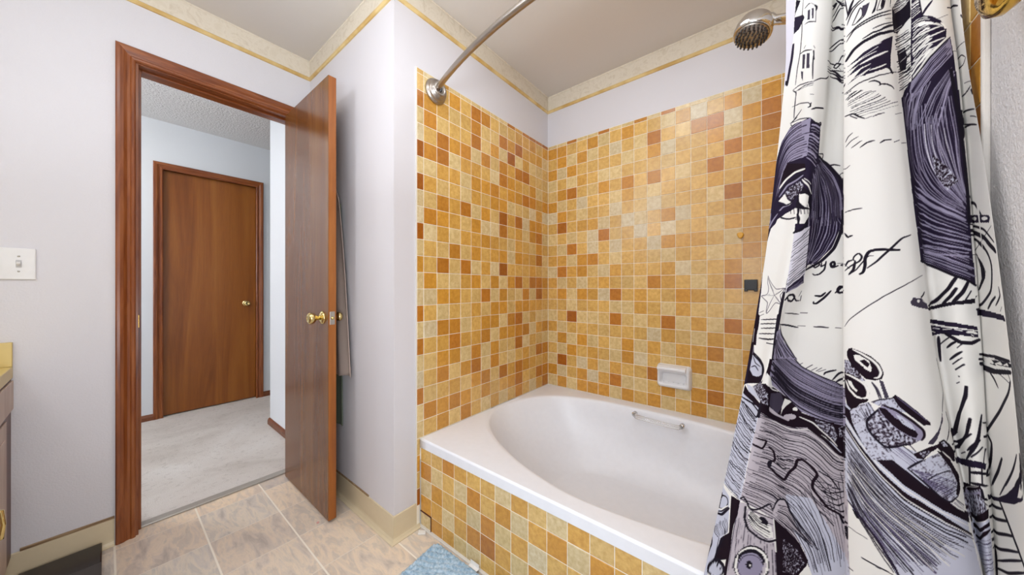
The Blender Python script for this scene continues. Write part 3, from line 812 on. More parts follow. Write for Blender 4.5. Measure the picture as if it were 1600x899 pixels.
# ------------------------------------------------------------------ shower curtain (cloth surface)
ZL = [0.15, 0.4, 0.55, 0.7, 0.85, 1.0, 1.15, 1.3, 1.45, 1.58, 1.66, 1.8, 1.925]
CTL = [[(-0.1573,0.872),(-0.1298,0.872),(-0.1036,0.8752),(-0.0786,0.8787),(-0.0548,0.8823),(-0.0343,0.8861),(-0.0156,0.8943),(-0.0018,0.9067),(0.0107,0.9192),(0.0186,0.9298),(0.0187,0.9361),(0.0206,0.9328),(0.0244,0.9181)],[(-0.1265,0.858),(-0.1061,0.858),(-0.0841,0.8604),(-0.0584,0.8636),(-0.0358,0.8669),(-0.0151,0.8703),(0.0069,0.8786),(0.0244,0.8919),(0.0336,0.905),(0.0386,0.916),(0.0399,0.9227),(0.0425,0.9182),(0.0456,0.9082)],[(-0.0973,0.845),(-0.0828,0.845),(-0.065,0.846),(-0.04,0.8476),(-0.0179,0.8493),(0.0027,0.8511),(0.0278,0.8593),(0.0481,0.874),(0.0537,0.8882),(0.0577,0.9002),(0.0602,0.9075),(0.0626,0.9025),(0.0651,0.8961)],[(0.016,0.858),(0.0111,0.858),(0.0043,0.8588),(-0.005,0.8609),(-0.0008,0.863),(0.0142,0.865),(0.0497,0.8733),(0.0631,0.8879),(0.0759,0.9023),(0.0835,0.9146),(0.0881,0.922),(0.0901,0.9197),(0.0923,0.9171)],[(0.0461,0.868),(0.0424,0.868),(0.0375,0.8698),(0.0308,0.8751),(0.0327,0.8803),(0.043,0.8854),(0.0678,0.8954),(0.0776,0.91),(0.0869,0.9244),(0.0926,0.9366),(0.0961,0.944),(0.0984,0.9438),(0.1006,0.9423)],[(0.1047,0.862),(0.1034,0.862),(0.102,0.8625),(0.1006,0.8693),(0.0992,0.8761),(0.0993,0.8827),(0.1006,0.8943),(0.1024,0.9105),(0.1042,0.9262),(0.1057,0.9393),(0.1066,0.9473),(0.1084,0.948),(0.1105,0.948)],[(0.1171,0.845),(0.116,0.845),(0.1147,0.845),(0.1136,0.8526),(0.1125,0.8605),(0.1128,0.8682),(0.1145,0.8814),(0.1169,0.8996),(0.1192,0.9172),(0.1211,0.9319),(0.1221,0.94),(0.1239,0.9421),(0.1257,0.9442)],[(0.1062,0.81),(0.1051,0.81),(0.1041,0.81),(0.103,0.819),(0.1022,0.8296),(0.1027,0.8399),(0.1045,0.8545),(0.1067,0.8729),(0.1089,0.8905),(0.1107,0.9053),(0.1115,0.912),(0.1135,0.9127),(0.1153,0.9133)],[(0.0978,0.775),(0.0969,0.775),(0.0962,0.775),(0.0954,0.7872),(0.0952,0.8041),(0.0963,0.8202),(0.0983,0.8376),(0.1005,0.8563),(0.1026,0.8742),(0.1044,0.8892),(0.1051,0.895),(0.1072,0.8959),(0.109,0.8966)],[(0.1609,0.748),(0.1555,0.748),(0.1523,0.748),(0.1458,0.757),(0.1385,0.7795),(0.134,0.8002),(0.1323,0.821),(0.1304,0.842),(0.1291,0.8619),(0.128,0.8783),(0.128,0.8839),(0.1297,0.8939),(0.1312,0.9028)],[(0.2218,0.755),(0.2124,0.755),(0.2067,0.755),(0.1962,0.7608),(0.1822,0.7856),(0.1724,0.8077),(0.167,0.829),(0.1612,0.8498),(0.1563,0.8694),(0.1524,0.8855),(0.1521,0.8905),(0.1535,0.9006),(0.1547,0.9096)],[(0.2558,0.778),(0.2443,0.778),(0.2374,0.778),(0.2247,0.7835),(0.2071,0.8072),(0.1946,0.8282),(0.1872,0.8485),(0.1792,0.8683),(0.1725,0.8869),(0.1671,0.9022),(0.1663,0.9068),(0.1676,0.9147),(0.1687,0.9217)],[(0.2608,0.803),(0.2507,0.803),(0.2446,0.803),(0.2329,0.8099),(0.2175,0.8315),(0.2066,0.8509),(0.1999,0.8699),(0.1924,0.8886),(0.1861,0.9062),(0.1805,0.9207),(0.1793,0.9258),(0.1805,0.9358),(0.1816,0.9446)],[(0.2471,0.78),(0.2422,0.78),(0.2392,0.78),(0.2337,0.7852),(0.2275,0.8095),(0.2234,0.8316),(0.22,0.8525),(0.2156,0.8725),(0.2112,0.8912),(0.2058,0.9065),(0.2059,0.9118),(0.2067,0.9244),(0.2075,0.9357)],[(0.2423,0.783),(0.2415,0.783),(0.241,0.783),(0.24,0.7882),(0.241,0.8136),(0.2425,0.8369),(0.2418,0.8585),(0.2397,0.8786),(0.2366,0.8974),(0.2313,0.912),(0.2315,0.9192),(0.2321,0.9349),(0.2326,0.9489)],[(0.2478,0.7979),(0.2476,0.7979),(0.2475,0.7979),(0.2474,0.8059),(0.2475,0.8281),(0.2475,0.8462),(0.2475,0.8698),(0.2466,0.894),(0.2439,0.9137),(0.2387,0.9298),(0.2388,0.9368),(0.2394,0.9539),(0.2399,0.9693)],[(0.2483,0.806),(0.2474,0.806),(0.2469,0.806),(0.2462,0.8133),(0.2469,0.8381),(0.2475,0.8587),(0.2475,0.8826),(0.246,0.9053),(0.2434,0.9258),(0.2386,0.9425),(0.2381,0.9497),(0.2387,0.9673),(0.2392,0.983)],[(0.2475,0.7638),(0.2475,0.7638),(0.2475,0.7638),(0.2475,0.7709),(0.2475,0.7911),(0.2475,0.8145),(0.2475,0.8437),(0.2475,0.8774),(0.2448,0.9059),(0.2411,0.925),(0.2413,0.9325),(0.2418,0.9497),(0.2423,0.9651)],[(0.246,0.7163),(0.246,0.7163),(0.246,0.7163),(0.246,0.7199),(0.246,0.739),(0.246,0.7666),(0.246,0.8013),(0.246,0.8416),(0.246,0.8873),(0.246,0.914),(0.2458,0.9227),(0.2454,0.9397),(0.245,0.955)],[(0.2475,0.7363),(0.2475,0.7363),(0.2475,0.7363),(0.2475,0.7399),(0.2475,0.759),(0.2475,0.7866),(0.2475,0.8213),(0.2475,0.8616),(0.2475,0.9073),(0.2475,0.934),(0.247,0.9427),(0.2459,0.9597),(0.245,0.975)],[(0.2475,0.7613),(0.2475,0.7613),(0.2475,0.7613),(0.2475,0.7649),(0.2475,0.784),(0.2475,0.8116),(0.2475,0.8463),(0.2475,0.8866),(0.2475,0.9323),(0.2475,0.959),(0.247,0.9664),(0.2459,0.981),(0.245,0.994)]]
NCOL = [48, 48, 36, 64, 92, 14, 12, 16, 68, 72, 38, 30, 66, 44, 14, 16, 84, 84, 16, 26]
def cloth_grid(ncol, zrows):
    """plan section at each height: smooth curve through the fold lines"""
    T = np.array(CTL)                      # fold line, level, xy
    zl = np.array(ZL); zr = np.array(zrows)
    # smooth interpolation between levels (Catmull-Rom on non uniform levels via finite differences)
    m = np.gradient(T, zl, axis=1)
    j = np.clip(np.searchsorted(zl, zr, side='right')-1, 0, len(zl)-2); h = (zl[j+1]-zl[j]); t = ((zr-zl[j])/h)[None, :, None]; hh = h[None, :, None]
    L = (2*t**3-3*t**2+1)*T[:, j]+(t**3-2*t**2+t)*hh*m[:, j]+(-2*t**3+3*t**2)*T[:, j+1]+(t**3-t**2)*hh*m[:, j+1]
    n = len(CTL); S = []
    for k, c in enumerate(ncol): S += list(k+np.arange(c)/c)
    S.append(n-1.0); S = np.array(S)
    k = np.clip(S.astype(int), 0, n-2); t = (S-k)[:, None, None]
    p0, p1, p2, p3 = L[np.maximum(k-1, 0)], L[k], L[k+1], L[np.minimum(k+2, n-1)]
    tn = .62
    m1, m2 = tn*(p2-p0), tn*(p3-p1)
    # limit tangents so tight pleats do not overshoot
    d = np.linalg.norm(p2-p1, axis=2, keepdims=True)
    for mm in (m1, m2):
        l = np.linalg.norm(mm, axis=2, keepdims=True)+1e-9; mm *= np.minimum(1, 1.3*d/l)
    XY = (2*t**3-3*t**2+1)*p1+(t**3-2*t**2+t)*m1+(-2*t**3+3*t**2)*p2+(t**3-t**2)*m2
    P_ = np.zeros((len(zr), len(S), 3)); P_[:, :, 0] = np.minimum(XY[:, :, 0].T, .2485); P_[:, :, 1] = XY[:, :, 1].T; P_[:, :, 2] = zr[:, None]
    return S, P_

# the print on the cloth: every stroke is stored in cloth coordinates (fold line x 200, height x 2000)
PRINT = """
PN0;377,1640 459,1630 652,1601 777,1580 825,1585 862,1592 927,1558 966,1527 996,1508 1611,1555 1602,1280 1608,1184 1543,1164 973,1059 850,1007 818,1117 777,1134 675,1164 572,1203 506,1224 416,1241 365,1243 367,1331 365,1519 377,1640
HK1.5;46;393,1630 469,1624 550,1616 652,1601 777,1580 825,1583 863,1588 926,1552 985,1506 1557,1548;342,1241 409,1241 444,1238 506,1230 550,1216 588,1200 710,1160 748,1150 777,1141 807,1111 840,1070 850,1015
PB0;717,1306 801,1307 865,1316 971,1180 992,1157 1571,1238 1593,1232 1608,1184 1536,1163 976,1060 856,1010 829,1099 797,1141 763,1170 723,1200 717,1306
HK1.1;22;1586,1541 1586,1458 1593,1444 1593,1398 1600,1384 1603,1186;673,1253 739,1207 776,1178 805,1150 847,1093 868,1021
HK1.2;10;594,1349 704,1330 807,1316 893,1217 938,1050;673,1253 739,1207 776,1178 805,1150 847,1093 868,1021
PM0;431,1756 553,1741 621,1729 723,1702 760,1690 790,1677 829,1654 853,1644 876,1636 914,1631 993,1626 1600,1666 1600,1619 1593,1601 1593,1553 996,1509 966,1531 927,1567 852,1591 746,1598 531,1616 450,1627 381,1634 340,1693 291,1748 431,1756
PG0;528,1713 610,1715 666,1718 715,1670 638,1627 597,1645 534,1665 528,1713
SW1.5;434,1754 559,1729 637,1722
SW1.2;509,1740 591,1726
PW0;713,1693 781,1684 734,1665 699,1647 680,1626 687,1659 713,1693
PW0;813,1656 810,1649 804,1647 793,1647 786,1649 784,1655 788,1659 797,1662 806,1662 813,1656
PN0;807,1624 802,1617 790,1612 753,1608 717,1612 708,1617 710,1622 725,1627 777,1633 797,1631 806,1627 807,1624
SW2.6;832,1645 874,1638
SW2.2;822,1626 878,1613 912,1588 942,1570 973,1544
SW1.6;882,1637 953,1631
SB3;912,1563 953,1549 966,1537 996,1516 1593,1559
TV0;882,1627 953,1622 975,1587 968,1558 950,1566 902,1597 882,1627
TV0;981,1617 1600,1658 1600,1616 985,1580 981,1617
PN0;550,1616 534,1659 603,1642 652,1627 767,1608 746,1598 550,1616
SM8;372,1662 522,1633 588,1616 777,1587 862,1598
SW1.3;591,1599 777,1569 805,1572 862,1583 914,1556 932,1549
SM5;863,1588 932,1553 944,1542 987,1513 1529,1552
SW1.2;902,1551 965,1510 996,1494
PL0;406,1916 631,1915 690,1914 720,1897 767,1862 798,1845 819,1829 899,1801 945,1790 971,1786 994,1776 1603,1797 1600,1666 993,1626 914,1631 876,1636 829,1648 790,1674 760,1688 723,1702 642,1726 600,1737 525,1750 428,1762 393,1809 422,1866 434,1884 406,1916
HK1.1;16;419,1916 584,1898 656,1883 701,1870 823,1830 899,1798 996,1770 1605,1795;419,1852 525,1837 602,1822 642,1807 729,1777 800,1748 859,1730 876,1723 912,1712 994,1702 1602,1736
HK2.4;14;419,1852 525,1837 602,1822 642,1807 729,1777 800,1748 859,1730 876,1723 912,1712 994,1702 1602,1736;393,1793 572,1761 623,1744 734,1702 786,1677 805,1665 827,1659 902,1636 919,1634 954,1629 994,1626 1600,1666
SK1.6;690,1914 720,1897 767,1862 798,1845 819,1829 899,1801 945,1790 971,1786 994,1776 1603,1797
SM6;419,1916 400,1862 393,1809 416,1777
SK1;788,1847 791,1858
SK1.5;808,1836 824,1844
SK2;838,1822 868,1841
SK1.5;865,1818 888,1832
SK1.6;885,1818 908,1833
SK1.4;893,1816 925,1829
SK2.4;918,1808 922,1816 945,1825 971,1832
SK2.6;956,1793 983,1822 1579,1850
SK3;971,1786 989,1798 1579,1834
SK3;989,1773 1600,1823
PB0;0,1684 212,1669 372,1662 363,1477 353,1477 365,1242 286,1246 202,1248 72,1257 0,1264 0,1684
HK1.5;30;0,1651 191,1605 270,1597 363,1590;0,1275 16,1262 93,1255 151,1246 244,1243 365,1242
SK2.4;2,1651 86,1642 149,1634 205,1623 272,1613 349,1605 370,1634 230,1651 174,1659 19,1666
SK2.6;0,1667 177,1656 365,1655
SK2;67,1649 184,1615 244,1606 326,1599
SK5;367,1666 377,1612
PN0;349,1235 434,1237 441,1195 441,1174 478,1142 491,1124 584,1106 588,965 519,942 434,906 388,889 323,876 347,964 358,1028 360,1111 349,1235
HG0.9;18;344,1195 347,1143 344,1117 356,993 353,889;578,1099 584,1054 584,970
PM0;181,1232 367,1241 377,1174 344,1117 370,1017 367,885 323,876 321,961 205,933 116,908 156,1025 209,1052 284,1079 221,1163 207,1184 181,1232
PM0;594,1200 614,1191 677,1171 713,1161 781,1135 805,1124 840,1070 832,1047 816,1027 798,1006 772,985 722,979 664,977 614,971 588,965 588,1056 594,1129 594,1200
TD0;645,1131 682,1121 784,1098 802,1085 828,1060 811,1036 790,1014 760,992 626,995 645,1131
PW0;839,1052 859,1011 800,990 839,1052
PN0;434,1217 484,1220 584,1196 588,1124 556,1104 516,1118 491,1124 478,1138 447,1163 434,1217
PW0;456,1212 500,1205 575,1166 581,1123 544,1114 506,1132 484,1141 450,1177 456,1212
HK1.8;7;459,1216 525,1182 581,1175;450,1177 491,1131 556,1107
PK0;512,1195 538,1199 559,1182 553,1164 528,1171 512,1195
SK3.4;428,1223 434,1173 462,1129 491,1118 512,1106 556,1100 591,1116
SK3;459,1216 584,1199
SK2.6;360,1249 400,1262 428,1248 453,1220 491,1220 531,1237 575,1259 588,1235
PN0;591,1253 638,1282 711,1284 725,1264 795,1186 879,1129 793,1170 718,1184 633,1202 607,1210 588,1218 591,1253
HK1.4;9;605,1260 642,1260 687,1257 736,1257 753,1242 772,1230 800,1203 810,1191 881,1128;584,1213 616,1203 791,1159 856,1129
SK2.6;588,1235 605,1260 638,1282 704,1285 730,1267 746,1241 795,1210 846,1168 884,1128
PK0;559,1009 550,965 525,927 509,911 494,901 475,897 459,899 444,906 431,918 419,935 412,956 412,978 419,1002 444,1042 462,1057 484,1067 503,1070 522,1067 538,1059 550,1045 559,1009
PW0;553,1004 553,986 534,945 522,928 509,915 494,906 478,901 462,903 447,908 434,921 425,936 419,956 419,978 425,1000 434,1021 447,1038 466,1052 484,1060 503,1063 519,1060 534,1053 547,1041 553,1024 553,1004
PN0;547,1002 538,964 519,932 506,920 494,913 478,908 466,910 453,915 441,927 434,940 428,977 434,997 453,1031 469,1043 484,1050 500,1053 516,1050 528,1043 538,1032 547,1002
PK0;541,1020 538,1006 525,981 512,968 488,952 475,949 462,949 450,952 438,957 428,979 431,1007 441,1021 453,1034 466,1043 481,1050 497,1053 509,1052 522,1047 531,1041 541,1020
PL0;534,995 528,963 522,949 509,935 500,925 488,918 475,914 462,915 444,929 431,956 431,972 444,1004 453,1017 481,1035 494,1038 509,1036 528,1021 534,995
SG1.2;531,990 531,977 519,949 500,928 488,921 475,917 466,918 453,922 444,929 438,940 434,954 434,968 447,997 456,1010 469,1020 481,1025 494,1028 506,1027 519,1022 525,1014 531,1003 531,990
PK0;491,986 491,977 484,965 481,964 475,964 469,968 466,977 469,990 478,1000 481,1000 488,997 491,986
PW0;488,982 484,975 481,975 481,977 478,977 478,982 484,986 488,982
PB0;0,1257 19,1243 98,1232 160,1221 260,1075 202,1050 156,1025 135,917 81,836 58,808 0,800 0,1257
SK2.4;153,1196 156,1189 153,1181 142,1171 128,1164 105,1156 77,1150 44,1146 5,1145 0,1149 0,1203 14,1207 81,1212 109,1212 130,1209 144,1203 153,1196
SK2;19,1209 23,1206 21,1202 16,1198 0,1192 0,1191 0,1220 2,1214 14,1213 19,1209
SW2.6;0,1141 77,1146 167,1182
SK4;0,1118 98,1125 188,1174
SK2;0,1128 84,1139 172,1177
HK1.2;10;0,1056 33,1028 133,1020;172,1129 202,1113 240,1098 240,1071
SK2.2;0,1002 26,971 0,939 0,908
SK3.4;195,1035 158,985 135,917
SK2;133,1020 135,952
PK0;333,921 335,910 323,897 302,883 270,870 200,844 170,838 137,833 107,832 79,835 53,840 40,850 37,861 44,874 65,888 93,901 121,913 153,922 188,931 223,935 258,936 295,935 319,929 333,921
PB0;288,907 288,899 281,889 242,867 195,850 172,844 147,840 126,840 105,842 79,853 79,863 84,872 95,882 137,901 160,908 184,914 233,918 258,917 274,913 288,907
SK2;265,920 267,917 260,908 242,900 228,896 209,893 200,893 188,896 184,903 186,907 195,915 214,922 233,925 256,925 265,920
SK3;63,858 119,906 237,943
SM3.6;575,1488 619,1473 630,1435 572,1431 569,1409 633,1381 671,1370 713,1360 739,1377 760,1394 805,1421 812,1453 839,1458 880,1434 896,1414 875,1384 872,1355 930,1299 977,1294 994,1284 1593,1353
PK0;572,1433 602,1437 597,1410 572,1406 572,1433
SM3;370,1495 434,1490 500,1480 525,1496 547,1515 395,1524
SK2.4;808,1465 852,1462
HK2;6;885,1387 916,1391 953,1391;920,1312 965,1306 987,1302 1593,1377
SK2;896,1430 944,1417 979,1382
HK2;4;645,1456 711,1458 769,1462 812,1456;645,1427 701,1406 777,1412
SK3.4;977,1294 995,1263 1529,1321 1579,1316 1593,1303
PK0;995,1263 1603,1344 1602,1302 1586,1314 1564,1325 995,1263
PD0;409,2834 349,2830 207,2831 153,2828 53,2775 2,2705 0,2685 0,1720 70,1730 316,1751 409,1864 409,1968 377,2030 351,2072 386,2119 428,2133 534,2160 578,2174 650,2201 680,2240 800,2247 856,2278 916,2307 960,2356 994,2388 1008,2429 1550,2432 1550,2506 994,2549 950,2596 914,2613 832,2646 758,2664 617,2675 588,2801 488,2814 409,2834
PL0;425,2830 370,2828 298,2831 230,2835 184,2827 135,2820 56,2774 14,2703 5,2685 0,2666 0,2427 16,2422 49,2510 67,2528 126,2602 151,2677 330,2675 395,2678 403,2735 409,2753 425,2830
HD2;15;406,2827 326,2827 233,2831 188,2824 147,2814 102,2806 67,2770 26,2734 0,2674 0,2456;416,2671 340,2671 260,2675 167,2675 107,2610 65,2521 56,2421
HL2.6;12;431,2802 506,2798 591,2788;377,2674 469,2653 600,2632
HL1.7;12;519,2596 550,2574 575,2552 578,2484 594,2400;640,2668 753,2659 812,2643 858,2627 901,2609 948,2567 990,2525 1000,2432 1008,2414 1008,2396
HL1.6;12;541,2454 572,2376 591,2318 609,2279 623,2260;1000,2450 978,2354 918,2310 884,2279 817,2256 781,2244 730,2232
HL0.9;16;538,2609 559,2588 591,2546 581,2472 594,2400;659,2657 769,2648 822,2632 910,2599 998,2518 1000,2478 1008,2457 1008,2415 1550,2381
HG1.5;6;654,2623 751,2603 804,2581 865,2492 888,2402;765,2639 813,2621 887,2584 920,2564 968,2481 977,2397
SK4;617,2677 725,2668 798,2657 845,2643 893,2624 982,2584 1008,2539 1557,2496 1557,2457 1543,2439 1550,2420 1550,2400 1557,2381
SK4;1008,2450 1008,2429 1000,2408 993,2367 935,2304 838,2254 801,2243 755,2233 678,2221
PM0;151,2673 291,2655 374,2646 393,2614 256,2625 170,2609 100,2579 114,2639 151,2673
SW3.4;98,2574 156,2604 240,2624 370,2625
SK3;107,2554 188,2589 237,2596 358,2609
SL3;105,2536 156,2564 177,2578 288,2589 360,2600
TV0;144,2539 209,2568 330,2579 398,2552 367,2539 270,2504 144,2539
SW2.2;356,2584 406,2567 466,2553 553,2522
SW2.2;384,2586 509,2561
PK0;379,2553 441,2539 531,2528 581,2465 550,2424 538,2403 406,2404 365,2446 316,2489 365,2536 379,2553
PW0;342,2525 412,2524 500,2513 497,2488 541,2465 441,2471 358,2495 342,2525
PW0;100,2517 163,2543 200,2516 258,2497 223,2488 156,2507 100,2517
PW0;200,2457 319,2471 428,2460 544,2460 547,2431 488,2403 281,2408 98,2418 116,2439 163,2447 200,2457
SK1.8;247,2477 270,2452
SK1.8;288,2481 323,2447
SK1.8;337,2484 372,2445
SK1.8;393,2467 416,2443
SK1.8;431,2472 466,2442
SK1.8;488,2478 528,2443
SL2.4;44,2421 105,2464 163,2489 223,2490
SK2.2;109,2500 177,2492 237,2495 319,2522
SK2.4;328,2522 377,2461 372,2433 412,2402
SK3;153,2446 235,2428 360,2424
PW0;147,2439 356,2425 388,2339 406,2222 409,2168 416,2148 409,2129 403,2090 425,2037 438,1997 447,1936 447,1879 444,1859 344,1857 165,1844 81,1840 86,1915 72,1986 49,2057 35,2128 2,2208 0,2340 9,2361 42,2403 100,2421 147,2439
PM0;21,2411 0,2364 0,2197 0,2392 21,2411
PM0;23,2043 88,2029 100,1987 91,1944 137,1843 28,1837 2,1879 0,1900 0,2021 23,2043
SW1.5;23,1971 37,1914
SL1.6;72,1893 74,1858
PD0;70,2479 142,2474 109,2435 28,2403 2,2418 51,2459 70,2479
SL2.2;109,2463 42,2431 0,2404
PF0;372,2365 503,2383 584,2393 591,2347 610,2286 637,2247 657,2228 701,2175 635,2164 581,2151 428,2126 406,2203 386,2313 372,2365
HK1;18;386,2326 438,2342 497,2357 578,2383;434,2129 488,2143 544,2155 628,2182 678,2196
PD0;664,2199 710,2169 643,2158 591,2147 438,2126 441,2148 569,2174 612,2186 664,2199
HL1.1;4;466,2143 550,2155 610,2169 670,2196;450,2129 556,2142 631,2153 701,2175
SK4;370,2370 456,2378 544,2403
SK2.4;156,2442 244,2431 358,2431
SK3;365,2445 398,2424 398,2404
SG1;109,2199 144,2180 202,2157 256,2143 328,2144 416,2148 381,2129 349,2119 388,2100 406,2082 302,2089 265,2078 223,2054 181,2037 172,2060 174,2087 49,2114 128,2118 153,2125 149,2148 116,2171 109,2199
SG0.8;114,2190 177,2153 247,2118
SG0.8;400,2147 326,2129 247,2118
SG0.8;391,2086 321,2103 247,2118
SG0.8;181,2046 207,2085 247,2118
SG0.8;74,2114 247,2118
SG0.7;151,2169 221,2136
SG0.7;363,2137 270,2125
SG0.7;363,2090 284,2108
SG0.7;191,2066 223,2098
SG0.7;114,2118 184,2122
SG0.7;226,2129 284,2108
SG0.7;212,2115 286,2122
SK1.5;70,2041 135,2050
SK1.5;91,2028 147,2037
SK1.8;121,2012 293,2019 395,2022
SK1.8;123,1994 205,1998 395,2004
SK1.8;144,1976 309,1983 406,1986
SK1.8;126,1952 295,1959 395,1962
SK2.6;137,1933 265,1934 412,1941
SK3;272,1919 400,1919
SK4;406,2129 412,2064 438,1997
SK7;409,2037 469,1859
PL0;428,1971 516,1983 584,1964 617,1946 643,1927 697,1908 770,1873 793,1859 713,1857 600,1857 469,1859 428,1971
HK1.4;7;450,1971 556,1948 663,1908 781,1858;431,1930 469,1909 516,1889 572,1857
SK2;475,2004 550,1979 597,1955 652,1932 736,1891 788,1858
PW0;70,1900 305,1912 395,1915 381,1825 349,1775 300,1755 309,1804 247,1833 93,1870 70,1900
SK2.5;95,1868 205,1847 284,1825 316,1805 300,1770 286,1754
PB0;77,1861 188,1840 270,1818 284,1786 212,1769 140,1772 72,1793 77,1861
SK1.4;95,1851 147,1826 235,1815
SG2;93,1805 153,1815 214,1797
SK3;77,1861 186,1843 279,1819 293,1784
PM0;47,1797 142,1769 281,1775 272,1747 51,1733 47,1797
PB0;51,1729 174,1722 223,1709 349,1687 340,1676 256,1683 123,1699 51,1729
TV0;170,1726 286,1754 351,1743 469,1713 506,1665 384,1673 330,1687 267,1699 214,1712 170,1726
PW0;377,1800 469,1783 516,1761 553,1738 441,1745 374,1759 377,1800
PM0;28,1722 123,1699 265,1680 351,1670 347,1648 256,1656 19,1684 28,1722
SK2.2;758,2242 801,2229 833,2240 824,2249
SK2;846,2249 845,2233 878,2242 879,2254
SK2.2;879,2254 875,2221 844,2203 808,2199 791,2205
SK3;918,2231 949,2239 937,2253 913,2244 927,2228 972,2235
SK1.6;1564,2257 981,2235 1521,2232
SK1.2;965,2244 1521,2246
SK3.4;462,2100 522,2119 600,2122 640,2110 614,2094 544,2097 503,2110
SK2.4;626,2112 678,2096 723,2097
SK1.6;717,2136 701,2115
SK2.2;732,2117 737,2096
SK3;842,2117 878,2115 901,2130
SK3;932,2137 893,2107 858,2085 840,2085 841,2093
SK3.2;959,2129 982,2142 1008,2153 993,2157 971,2143 977,2129 1571,2139
SK1.6;559,2046 671,2044 757,2041
SK1.8;769,2047 818,2047
SK2.6;497,2000 659,1996 772,1987
SK1.4;767,1993 818,1994
SK1.8;861,1993 896,1994 932,1993
SK2.4;967,1994 996,1994
SK2.2;1605,2226 1633,2243 1669,2247
PF0;0,3416 72,3404 153,3386 133,3240 86,3106 70,3028 2,3022 0,3042 0,3416
PK0;160,3384 216,3366 160,3329 144,3312 160,3384
PD0;144,3312 260,3295 288,3277 242,3262 202,3245 133,3238 144,3312
SD4;130,3193 112,3130 88,3090 60,3024
PK0;26,3048 77,3041 72,3019 21,3030 26,3048
SK1.3;258,3359 242,3290 247,3223 226,3134 195,3076 181,3005
SK1.5;286,3315 356,3322 372,3319
SK1;384,3320 419,3307
SK2.4;422,3305 444,3295 438,3280
SK1.3;438,3294 438,3230
SK1.6;295,3245 358,3244 438,3233
SK1.8;293,3141 319,3148
SK1;428,3131 444,3119
SK1.8;221,3131 300,3129 409,3116
SK1.5;434,3109 425,3056 431,2992
SK2.8;428,3111 438,3073
SK1.5;151,2987 228,2995 307,2987 379,2983 434,2981
SK1.3;193,2976 300,2978 384,2974 444,2974
SK2;444,2981 528,2991 614,2991 694,3008
SK1.5;156,2984 195,2970 195,2953
SK1.1;223,2974 434,2966
SK1.2;409,2930 450,2926
PG0;340,3297 374,3294 372,3273 374,3251 337,3256 340,3297
PG0;391,3295 412,3294 416,3250 398,3250 391,3295
PG0;270,3119 321,3111 309,3052 270,3058 270,3119
PG0;342,3112 386,3105 388,3042 342,3047 344,3067 342,3112
PG0;249,3051 291,3042 288,3003 263,3019 249,3051
SK1.4;193,2956 186,2896 188,2860
SK1.3;158,2915 258,2912 337,2902 400,2896 425,2878
SK1.6;422,2894 412,2877 386,2878
SK2.8;434,2866 509,2870 612,2869
SK1.6;288,2881 214,2862 186,2851 156,2844 191,2852 228,2859
SK1.5;147,2845 249,2846 340,2837 416,2831
SK1.2;156,2841 165,2830 230,2835
SK2;431,2813 553,2806 600,2799 588,2814 553,2803
SK1.8;600,2684 755,2692 736,2664 635,2674
SK2;739,2659 805,2657 845,2642 914,2643 982,2634
SK1.2;1657,2596 1618,2586 1008,2603 966,2591
SK1.6;685,3231 928,3290 999,3302 1600,3248
SK1.2;671,3252 928,3312 1000,3325
SK3;650,3297 878,3330 664,3283
SK2.2;857,3341 984,3322 1613,3233
SK2.4;1016,3333 1607,3230
SK2.4;661,3215 936,3225 1514,3177
SK2;654,3199 884,3218 1000,3212 1605,3144
SK3;1000,3226 1600,3158
SK2;643,3117 806,3144 895,3155 1000,3163 1605,3112
SK1.8;647,3106 898,3138 1016,3149 1605,3090
SK2.4;993,3163 1557,3088
SK2;623,3067 806,3067 895,3060
SK2;847,3052 905,3067 988,3058 907,3045 847,3052
SK1.5;947,3067 985,3080 1016,3094 1603,3054
SK1.3;993,3056 1550,3027 1610,3041
SK1.8;958,3044 1610,2981
SK2.2;637,3033 813,3038 909,3028 1605,2966
SK2;633,3023 813,3028 909,3017 1605,2952
SK2;767,3013 931,3001 1607,2942
SK1.4;630,3042 786,3048
SK1.4;812,3041 930,3034 1016,3024
SK1.4;1605,3261 1621,3238 1652,3184 1639,3183
SK3.2;1711,3237 1679,3215 1649,3183
SK2;1625,3174 1666,3190 1698,3206 1730,3212 1757,3219 1785,3222
SK1.7;1638,3151 1689,3187 1739,3206 1809,3216
SK1.2;1695,3138 1754,3180 1770,3195 1789,3183 1789,3158 1728,3138
SK1.3;1851,3199 1806,3155 1728,3137 1695,3138
SK1.6;1879,3154 1916,3176 1941,3202
SK1.4;1933,3162 1978,3201
SK1.2;1879,3154 1909,3162 1935,3204
SK1.4;1935,3161 2003,3165 2047,3199
SK3;2182,3206 2162,3180
SK2.2;1633,3105 1685,3113 1726,3124 1800,3134 2032,3152 2185,3166
SK2;1630,3085 1672,3099 1707,3115 1782,3123 1905,3134 2041,3141 2179,3152
SK1.6;1879,3094 1998,3105 2076,3109 2204,3120
SK2.4;1785,3067 1826,3072 1874,3079 1921,3080 1971,3084 2197,3106
SK3;1971,3084 2059,3097 2200,3109
SK4.6;1623,3009 1667,3023 1703,3038 1793,3055 1837,3058 1943,3069 2000,3070 2204,3085
SK1.2;2032,3126 2171,3133
PG0;1790,3195 1851,3199 1806,3155 1790,3154 1784,3180 1790,3195
PK0;1998,3201 2041,3199 2012,3176 1986,3162 1980,3179 1998,3201
PD0;1960,3038 2029,3048 2171,3063 2062,2981 2035,2923 1991,2933 1944,2928 1856,2923 1784,2921 1751,2923 1779,2928 1834,2942 1748,2926 1679,2915 1633,2909 1672,2917 1703,2927 1785,2959 1718,2948 1679,2944 1631,2941 1669,2948 1754,2973 1718,2967 1626,2959 1669,2965 1733,2980 1789,2997 1754,2991 1677,2983 1623,2981 1667,2985 1733,2998 1790,3013 1912,3030 1960,3038
